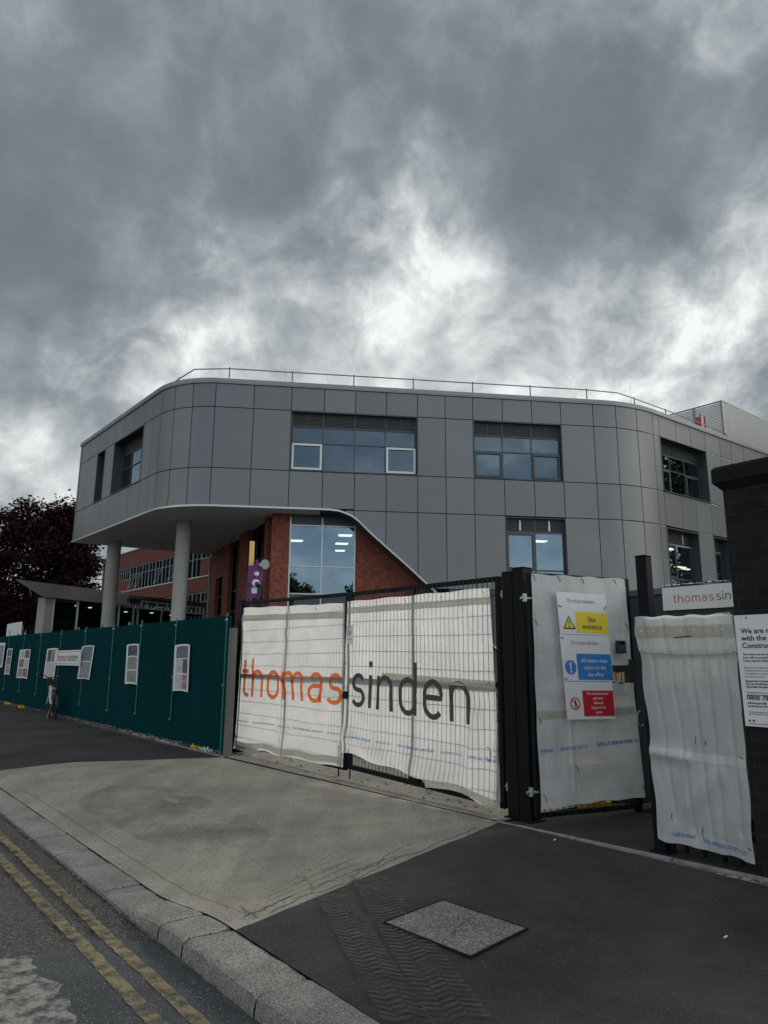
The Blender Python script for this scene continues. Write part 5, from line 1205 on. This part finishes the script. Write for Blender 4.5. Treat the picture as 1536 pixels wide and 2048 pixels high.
g.face([mp(.072,.190,.0032), mp(.082,.199,.0032), mp(.158,.120,.0032), mp(.148,.111,.0032)], M['red']); g.build('prohibition_symbol', None, o)
# key safe
o = thing('key_safe', 'small black and grey key safe hanging on the pedestrian gate sheet', 'key safe', PG.p(1.10,.05,1.64))
g = MB(); g.fbox(PG, 1.045, 1.165, .05, .085, 1.655, 1.79); g.build('body', M['blackp'], o, bevel=.008)
g = MB(); g.fbox(PG, 1.065, 1.158, .086, .093, 1.665, 1.745); g.build('cover', M['louv'], o, bevel=.004)
g = MB(); g.fbox(PG, 1.085, 1.135, .0855, .095, 1.752, 1.772); g.build('dial_window', M['glassd'], o)

# ------------------------------------------------------------ white screen on bars between slim post and brick pier
bo = thing('bar_fence', 'short run of vertical black bars behind the hanging white screen', 'fence', R.p(.45,-.05,0))
for s_ in (.158,.276,.428,.591,.726): g = MB(); g.fbox(R, s_-.012, s_+.012, -.02, -.045, .04, 1.93); g.build('bar', M['black'], bo)
for z in (.22, 1.66): g = MB(); g.fbox(R, .11, .86, -.046, -.08, z, z+.05); g.build('rail', M['black'], bo)
s4 = Sheet(R, (.0,1.955), (.86,1.944), (.862,.10), (.075,.13), .03, .018, 41, ((.10,.05,.22,.9,.022,-.012),(.30,.0,.42,.95,.022,-.012),(.52,.0,.60,.95,.022,-.012),(.70,.0,.72,.95,.022,-.014),(.87,.0,.90,.9,.022,-.012),(.0,.62,.45,.63,.03,.028),(.35,.85,.75,.66,.05,.014)), .02, .02, .016)
o = thing('screen_sheet', 'weathered grey-white mesh sheet hung over the bars beside the dark brick pier', 'sheet', R.p(.45,.05,.1))
g = MB(); g.grid(lambda a,b: s4.p(a,b), 90, 130); g.build('fabric', M['sheet3'], o, smooth=True)
g = MB(); g.grid(lambda a,b: s4.p(a*1.0-.0*b, b*.165+.012*sin(a*pi)*b, .014+.018*(1-b)*1), 90, 20); g.build('folded_flap', M['sheet2'], o, smooth=True)
g = MB(); s4.strip(g, .045, .095, .035); g.build('reinforcing_and_shade_band', M['band'], o, smooth=True)
g = MB(); s4.strip(g, .60, .635, .004); g.build('reinforcing_and_shade_band', M['sheet2'], o, smooth=True)
g = MB(); s4.eyes(g, .068, .068, .14, .006, .038); g.build('eyelets', M['eye'], o)
printline(s4, o, [(PRN[0][-17:],.16,.972,.42,.965,.022),(PRN[1],.5,.97,.92,.978,.022)])
ties(s4, o, [(.99,.165),(.04,.165),(.97,.60),(.97,.95)])
g = MB(); g.tube([s4.p(.42,.10,.04), s4.p(.60,.095,.042)], .0045, 6); g.build('slot_seam', M['blackp'], o)
for (a_, b_, l_) in ((.52,.53,.05),(.62,.54,.03),(.50,.90,.06),(.18,.87,.04)):
    g = MB(); pts = [s4.p(a_+.006*sin(i*1.7), b_+l_*i/5, .0035) for i in range(6)]; g.tube(pts, [.0007,.002,.0028,.0022,.0015,.0005], 4); g.build('tear', M['blackp'], o)

# ------------------------------------------------------------ dark brick pier with poster
po = thing('brick_pier', 'tall near-black brick gate pier with an overhanging cap at the right edge', 'pier', R.p(1.6,-.2,0))
g = MB(); g.fbox(R, .868, 1.72, .02, -.62, 0, 3.0); g.build('brickwork', M['brickdark'], po, bevel=.004)
g = MB()
prf = [(.868,2.955),(.812,3.02),(.812,3.13),(.83,3.155)]
for a, b in zip(prf, prf[1:]):
    ea, eb = .868-a[0], .868-b[0]
    g.hexa([R.p(a[0],.02+ea,a[1]),R.p(1.72+ea,.02+ea,a[1]),R.p(1.72+ea,-.62-ea,a[1]),R.p(a[0],-.62-ea,a[1]),
            R.p(b[0],.02+eb,b[1]),R.p(1.72+eb,.02+eb,b[1]),R.p(1.72+eb,-.62-eb,b[1]),R.p(b[0],-.62-eb,b[1])])
g.build('cap', M['capst'], po)
wl = thing('garden_wall', 'low dark brick wall running on from the brick pier beyond the right edge', 'wall', R.p(4,-.3,0))
g = MB(); g.fbox(R, 1.73, 12, -.12, -.42, 0, 1.3); g.build('brickwork', M['brickdark'], wl)
g = MB(); g.fbox(R, 1.74, 12, -.08, -.46, 1.302, 1.37); g.build('coping', M['capst'], wl)
o = thing('information_poster', 'white information poster with black text and phone number fixed to the dark brick pier', 'poster', R.p(1.17,.04,1.07))
mp = lambda x, y, d=0: R.p(.882+x, .034+d, 1.085+y)
g = MB(); g.hexa([mp(0,0,-.003),mp(.60,0,-.003),mp(.60,0,0),mp(0,0,0),mp(-.012,.845,-.003),mp(.60,.845,-.003),mp(.60,.845,0),mp(-.012,.845,0)]); g.build('board', M['signw'], o)
def ptext(rows_):
    g = MB()
    for t_, y_, h_, bo_ in rows_: ftext(t_, lambda a,b: mp(a,b,.0035), .032, y_, h_, g, M['blk'], bold=bo_)
    g.build('print', None, o)
ptext([('We are registered',.703,.057,.014),('with the Considerate',.647,.057,.014),('Constructors Scheme',.590,.057,.014)])
ptext([('This means we are monitored on',.535,.022,.02),('how well we are performing',.510,.022,.02),('in line with the Scheme\'s Code',.485,.022,.02)])
ptext([('Organisations registered with the',.435,.018,.0),('Considerate Constructors make',.412,.018,.0),('a commitment to conform to the Code of',.389,.018,.0),('Considerate Practice',.366,.018,.0),('Respect the Community',.333,.020,.03),('Care for the Environment',.311,.020,.03),('Value their Workforce',.289,.020,.03)])
ptext([('0800 783 1423',.198,.050,.014),('publicsupport@',.168,.022,.02),('ccscheme.org.uk',.145,.022,.02)])
g = MB()
for y_ in (.250,.232,.105,.090,.018): quad(g, mp, .033, .25, y_, y_+.004, .0035)
g.build('small_print', M['dgrey'], o)
for x_ in (.030,.060): g = MB(); quad(g, mp, x_, x_+.015, .035, .050, .0035); g.build('small_icon', M['dgrey'], o)
for x, y in ((.045,.825),(.085,.825)): g = MB(); g.tube([mp(x,y,0), mp(x,y,.006)], .006 if x > .05 else .003, 8); g.build('fixing_screw', M['blackp'], o)

# ------------------------------------------------------------ turnstile cabin and its name board
tc_ = thing('turnstile_cabin', 'dark slate-grey site turnstile cabin standing behind the slim post', 'cabin', R.p(.8,-2,0))
g = MB(); g.fbox(R, -1.05, 2.6, -1.35, -3.7, .12, 2.276); g.build('body', mat('cabin_slate', (.017,.022,.027), .55, 0, .1, 2), tc_, bevel=.01)
g = MB(); g.fbox(R, -1.08, 2.63, -1.335, -3.72, 2.281, 2.355); g.build('roof_rail', mat('slate_light', (.065,.078,.086), .5), tc_, bevel=.01)
for s_ in (-1.06, .35): g = MB(); g.fbox(R, s_, s_+.06, -1.34, -1.40, .0, 2.276); g.build('corner_post', M['black'], tc_)
g = MB(); g.fbox(R, -.54, .25, -1.345, -1.38, 1.987, 2.102); g.build('black_strip', M['blackp'], tc_)
for t_, x_, h_, b_, k_ in (('Powered by', -.211, .036, 0, 1), ('BIOSITE', .02, .050, .02, .85)):
    g = MB(); ftext(t_, lambda a,b: R.p(a,-1.341,b), x_, 2.023, h_, g, M['signw'], bold=b_, sx=k_); g.build('lettering', None, tc_)
o = thing('name_board', 'light grey contractor name board on top of the turnstile cabin, cut off by the pier', 'sign', R.p(.2,-1.31,2.1))
g = MB(); g.fbox(R, -.533, .914, -1.305, -1.315, 2.105, 2.345); g.build('board', M['signw'], o)
g = MB(); strokes('thomas', lambda a,b: R.p(a,-1.302,b), -.41, .025, 2.181, .063, .12, g, M['oran2']); g.build('lettering', None, o)
g = MB(); strokes('sinden', lambda a,b: R.p(a,-1.302,b), .057, .425, 2.181, .063, .12, g, M['dgrey']); g.build('lettering', None, o)
o = thing('crumpled_film', 'crumpled clear plastic film lying along the top of the name board', 'plastic film', R.p(0,-1.36,2.35))
g = MB()
g.grid(lambda a,b: R.p(-.53+.8*a, -1.30-.10*b, 2.357+.022*abs(noise.noise(Vector((a*9,b*3,1))))+.012*noise.noise(Vector((a*30,b*9,4)))+.01), 60, 8); g.build('film', M['white'], o)

# ------------------------------------------------------------ security tower unit behind the double gate
su = thing('security_unit', 'purple site alarm unit with horn speaker and dome camera on a timber pole', 'security unit', (-2.6,14.35,0))
SU = Frame((-2.60,14.30), 78)
g = MB(); g.fbox(SU, -.13, -.03, -.04, -.12, 0, 3.95); g.build('timber_pole', M['timber'], su, bevel=.005)
g = MB(); P_ = [(-.17,2.78),(.13,2.80),(.18,3.46),(.06,3.47),(.055,3.56),(.0,3.56),(-.0,3.46),(-.13,3.44)]
a_ = [SU.p(s_, .0, z_) for s_, z_ in P_]; b_ = [SU.p(s_, -.035, z_) for s_, z_ in P_]; n_ = len(P_); g.face(a_); g.face(list(reversed(b_)))
for i in range(n_): g.face([a_[i], b_[i], b_[(i+1)%n_], a_[(i+1)%n_]])
g.build('back_plate', M['purple'], su, bevel=.004)
g = MB(); g.fbox(SU, -.12, -.02, .001, -.04, 2.2, 2.77); g.build('lower_bracket', M['purple'], su)
def cone(c, d, rs, ls, m, nm, n=20):
    d = Vector(d).normalized(); g = MB(); g.tube([Vector(c)+d*l for l in ls], rs, n); return g.build(nm, m, su)
fwd = Vector((SU.n.x, SU.n.y, -.05))+Vector((SU.u.x, SU.u.y, 0))*.45
hc = SU.p(.10,.03,3.46); g = MB(); dd = fwd.normalized(); g.tube([hc, hc+dd*.07, hc+dd*.11, hc+dd*.18, hc+dd*.205], [.035,.04,.045,.085,.10], 24, cap=False); hs = g.build('horn_speaker', M['cream'], su, smooth=True)
g = MB(); g.tube([hc+dd*.204, hc+dd*.17, hc+dd*.10], [.092,.072,.035], 24, m=M['coping']); g.tube([hc+dd*.12, hc+dd*.175], [.03,.022], 16, m=M['cream']); g.build('horn_throat', None, hs)  # grey liner puts the shade of the horn cavity into colour
hc = SU.p(.03,.0,3.27); nn_ = Vector((SU.n.x, SU.n.y, 0)); g = MB(); g.tube([hc, hc+nn_*.04, hc+nn_*.07], [.048,.048,.032], 20); g.build('strobe', M['cream'], su)
hc = SU.p(.02,.0,3.08); g = MB(); g.tube([hc, hc+nn_*.07, hc+nn_*.10], [.075,.075,.06], 24); dm = g.build('dome_camera', M['cream'], su)
hc = SU.p(.05,.09,3.06); g = MB(); g.tube([hc+nn_*0, hc+(nn_+Vector((SU.u.x,SU.u.y,-.3))*.5)*.06, hc+(nn_+Vector((SU.u.x,SU.u.y,-.3))*.5)*.075], [.052,.042,.018], 18); g.build('lens', M['blackp'], dm, smooth=True)
g = MB(); g.fbox(SU, -.05, .06, .002, .010, 2.88, 3.0); g.build('label_plate', M['white'], su)
for k_, (x_, e_) in enumerate(((-.12,-.05),(.10,.0),(.14,.05))): g = MB(); g.tube([SU.p(x_,.02,3.1), SU.p(x_-.03,.04,2.85), SU.p(e_,.05,2.65), SU.p(e_,.0,2.3)], .010, 6); g.build('cable', M['blackp'], su)

# ------------------------------------------------------------ things inside the site
rr = random.Random(21)
g = MB()
for i in range(900):
    a = rr.uniform(0, 2*pi); r_ = rr.random()**.6*2.0; c = Vector((2.9+cos(a)*r_, 13.4+sin(a)*r_*.9, max(0, 1.15*(1-(r_/2.0)**1.5))+rr.uniform(-.05,.05))); stone(g, c, rr.uniform(.04,.15), rr)
g.grid(lambda a,b: Vector((2.9+cos(2*pi*a)*2.05*b, 13.4+sin(2*pi*a)*1.85*b, 1.1*(1-b**1.5)-.02)), 30, 10)
o = g.build('rubble_heap', M['brass']); o['label'] = 'heap of brown rubble seen between the black gate posts'; o['category'] = 'rubble'; o['kind'] = 'stuff'
g = MB()
for i in range(260): stone(g, K.p(rr.uniform(1.3,7), -3.6-rr.random()**1.5*3.0, .012), rr.uniform(.004,.022), rr)
o = g.build('loose_stones', M['brass']); o['label'] = 'loose stones scattered on the ground just inside the double gate'; o['category'] = 'stones'; o['kind'] = 'stuff'
o = thing('paving_slab', 'broken grey concrete slab lying behind the bottom rail of the right gate leaf', 'slab', G.p(2.3,-1.0,0))
g = MB(); g.hexa([G.p(2.1,-.75,.0),G.p(2.5,-.8,.0),G.p(2.52,-1.05,.0),G.p(2.15,-1.1,.0),G.p(2.12,-.77,.07),G.p(2.48,-.82,.06),G.p(2.5,-1.03,.07),G.p(2.17,-1.08,.08)]); g.build('slab', M['brass'], o, bevel=.01)
o = thing('barrier_foot', 'yellow plastic barrier foot lying under the open pedestrian gate', 'barrier foot', (2.30,8.15,0))
YF = Frame((2.30,8.15), 75); g = MB(); g.fbox(YF, -.16, .16, -.10, .10, 0, .10); g.fbox(YF, -.10, .10, -.08, .08, .1001, .17); g.build('foot', M['yelp'], o, bevel=.02)
o = thing('storage_crate', 'yellow plastic crate standing behind the bottom of the pedestrian gate sheet', 'crate', (2.42,8.75,0))
YC = Frame((2.42,8.75), 70); g = MB(); g.fbox(YC, -.25, .22, -.2, .2, .10, .42); g.build('body', M['yelp'], o, bevel=.015)
g = MB(); g.fbox(YC, -.26, .23, -.21, .21, .0, .098); g.build('base', M['rubber'], o)
for (x_, y_, k_) in ((1.95,8.7,1),(2.95,8.75,2)):
    o = thing('concrete_block', ('dark concrete block left of the yellow crate behind the gate', 'dark concrete block right of the yellow crate behind the gate')[k_-1], 'block', (x_,y_,0), 'concrete blocks behind the gate')
    BB = Frame((x_,y_), 66+k_*5); g = MB(); g.fbox(BB, -.2, .2, -.14, .14, 0, .38); g.build('block', M['louv'], o, bevel=.01)
po_ = thing('pallet_stack', 'stack of pale timber pallets glimpsed through the lock opening of the pedestrian gate', 'pallets', (3.6,10.7,0))
PS = Frame((3.6,10.7), 80)
for k_ in range(10):
    z = .02+k_*.16; g = MB()
    for j in range(6): g.fbox(PS, -.6+j*.21, -.6+j*.21+.15, .5, -.5, z+.12, z+.14)
    for t_ in (-.45, 0, .45): g.fbox(PS, -.6, .6, t_-.05, t_+.05, z, z+.119)
    g.build('pallet', M['pallet'], po_)
# small litter on the pavement
for s_, t_, lb in ((-1.9,-2.15,'tiny pale cigarette end lying alone on the dark asphalt, toward the lower right'),(.15,-3.2,'tiny pale scrap lying on asphalt just in front of the double gate posts')):
    o = thing('litter_scrap', lb, 'litter', K.p(s_, t_, .01)); g = MB(); q = K.p(s_, t_, .018); g.tube([q, q+Vector((.022,.012,.004))], .005, 6); g.build('scrap', M['white'], o)

g = MB(); rr = random.Random(77)
for i in range(900):
    s_ = rr.uniform(-2.5, 9); t_ = .30+rr.random()**2*.16; stone(g, K.p(s_, t_, -.104), rr.uniform(.0015,.006), rr)
for i in range(420):
    s_ = rr.uniform(-3, 9); t_ = rr.uniform(-3.2, -.05); stone(g, K.p(s_, t_, zpav(s_, t_)+.012), rr.uniform(.0015,.0045), rr)
o = g.build('loose_grit', M['brass']); o['label'] = 'fine loose grit in the gutter and scattered over the crossing'; o['category'] = 'grit'; o['kind'] = 'stuff'
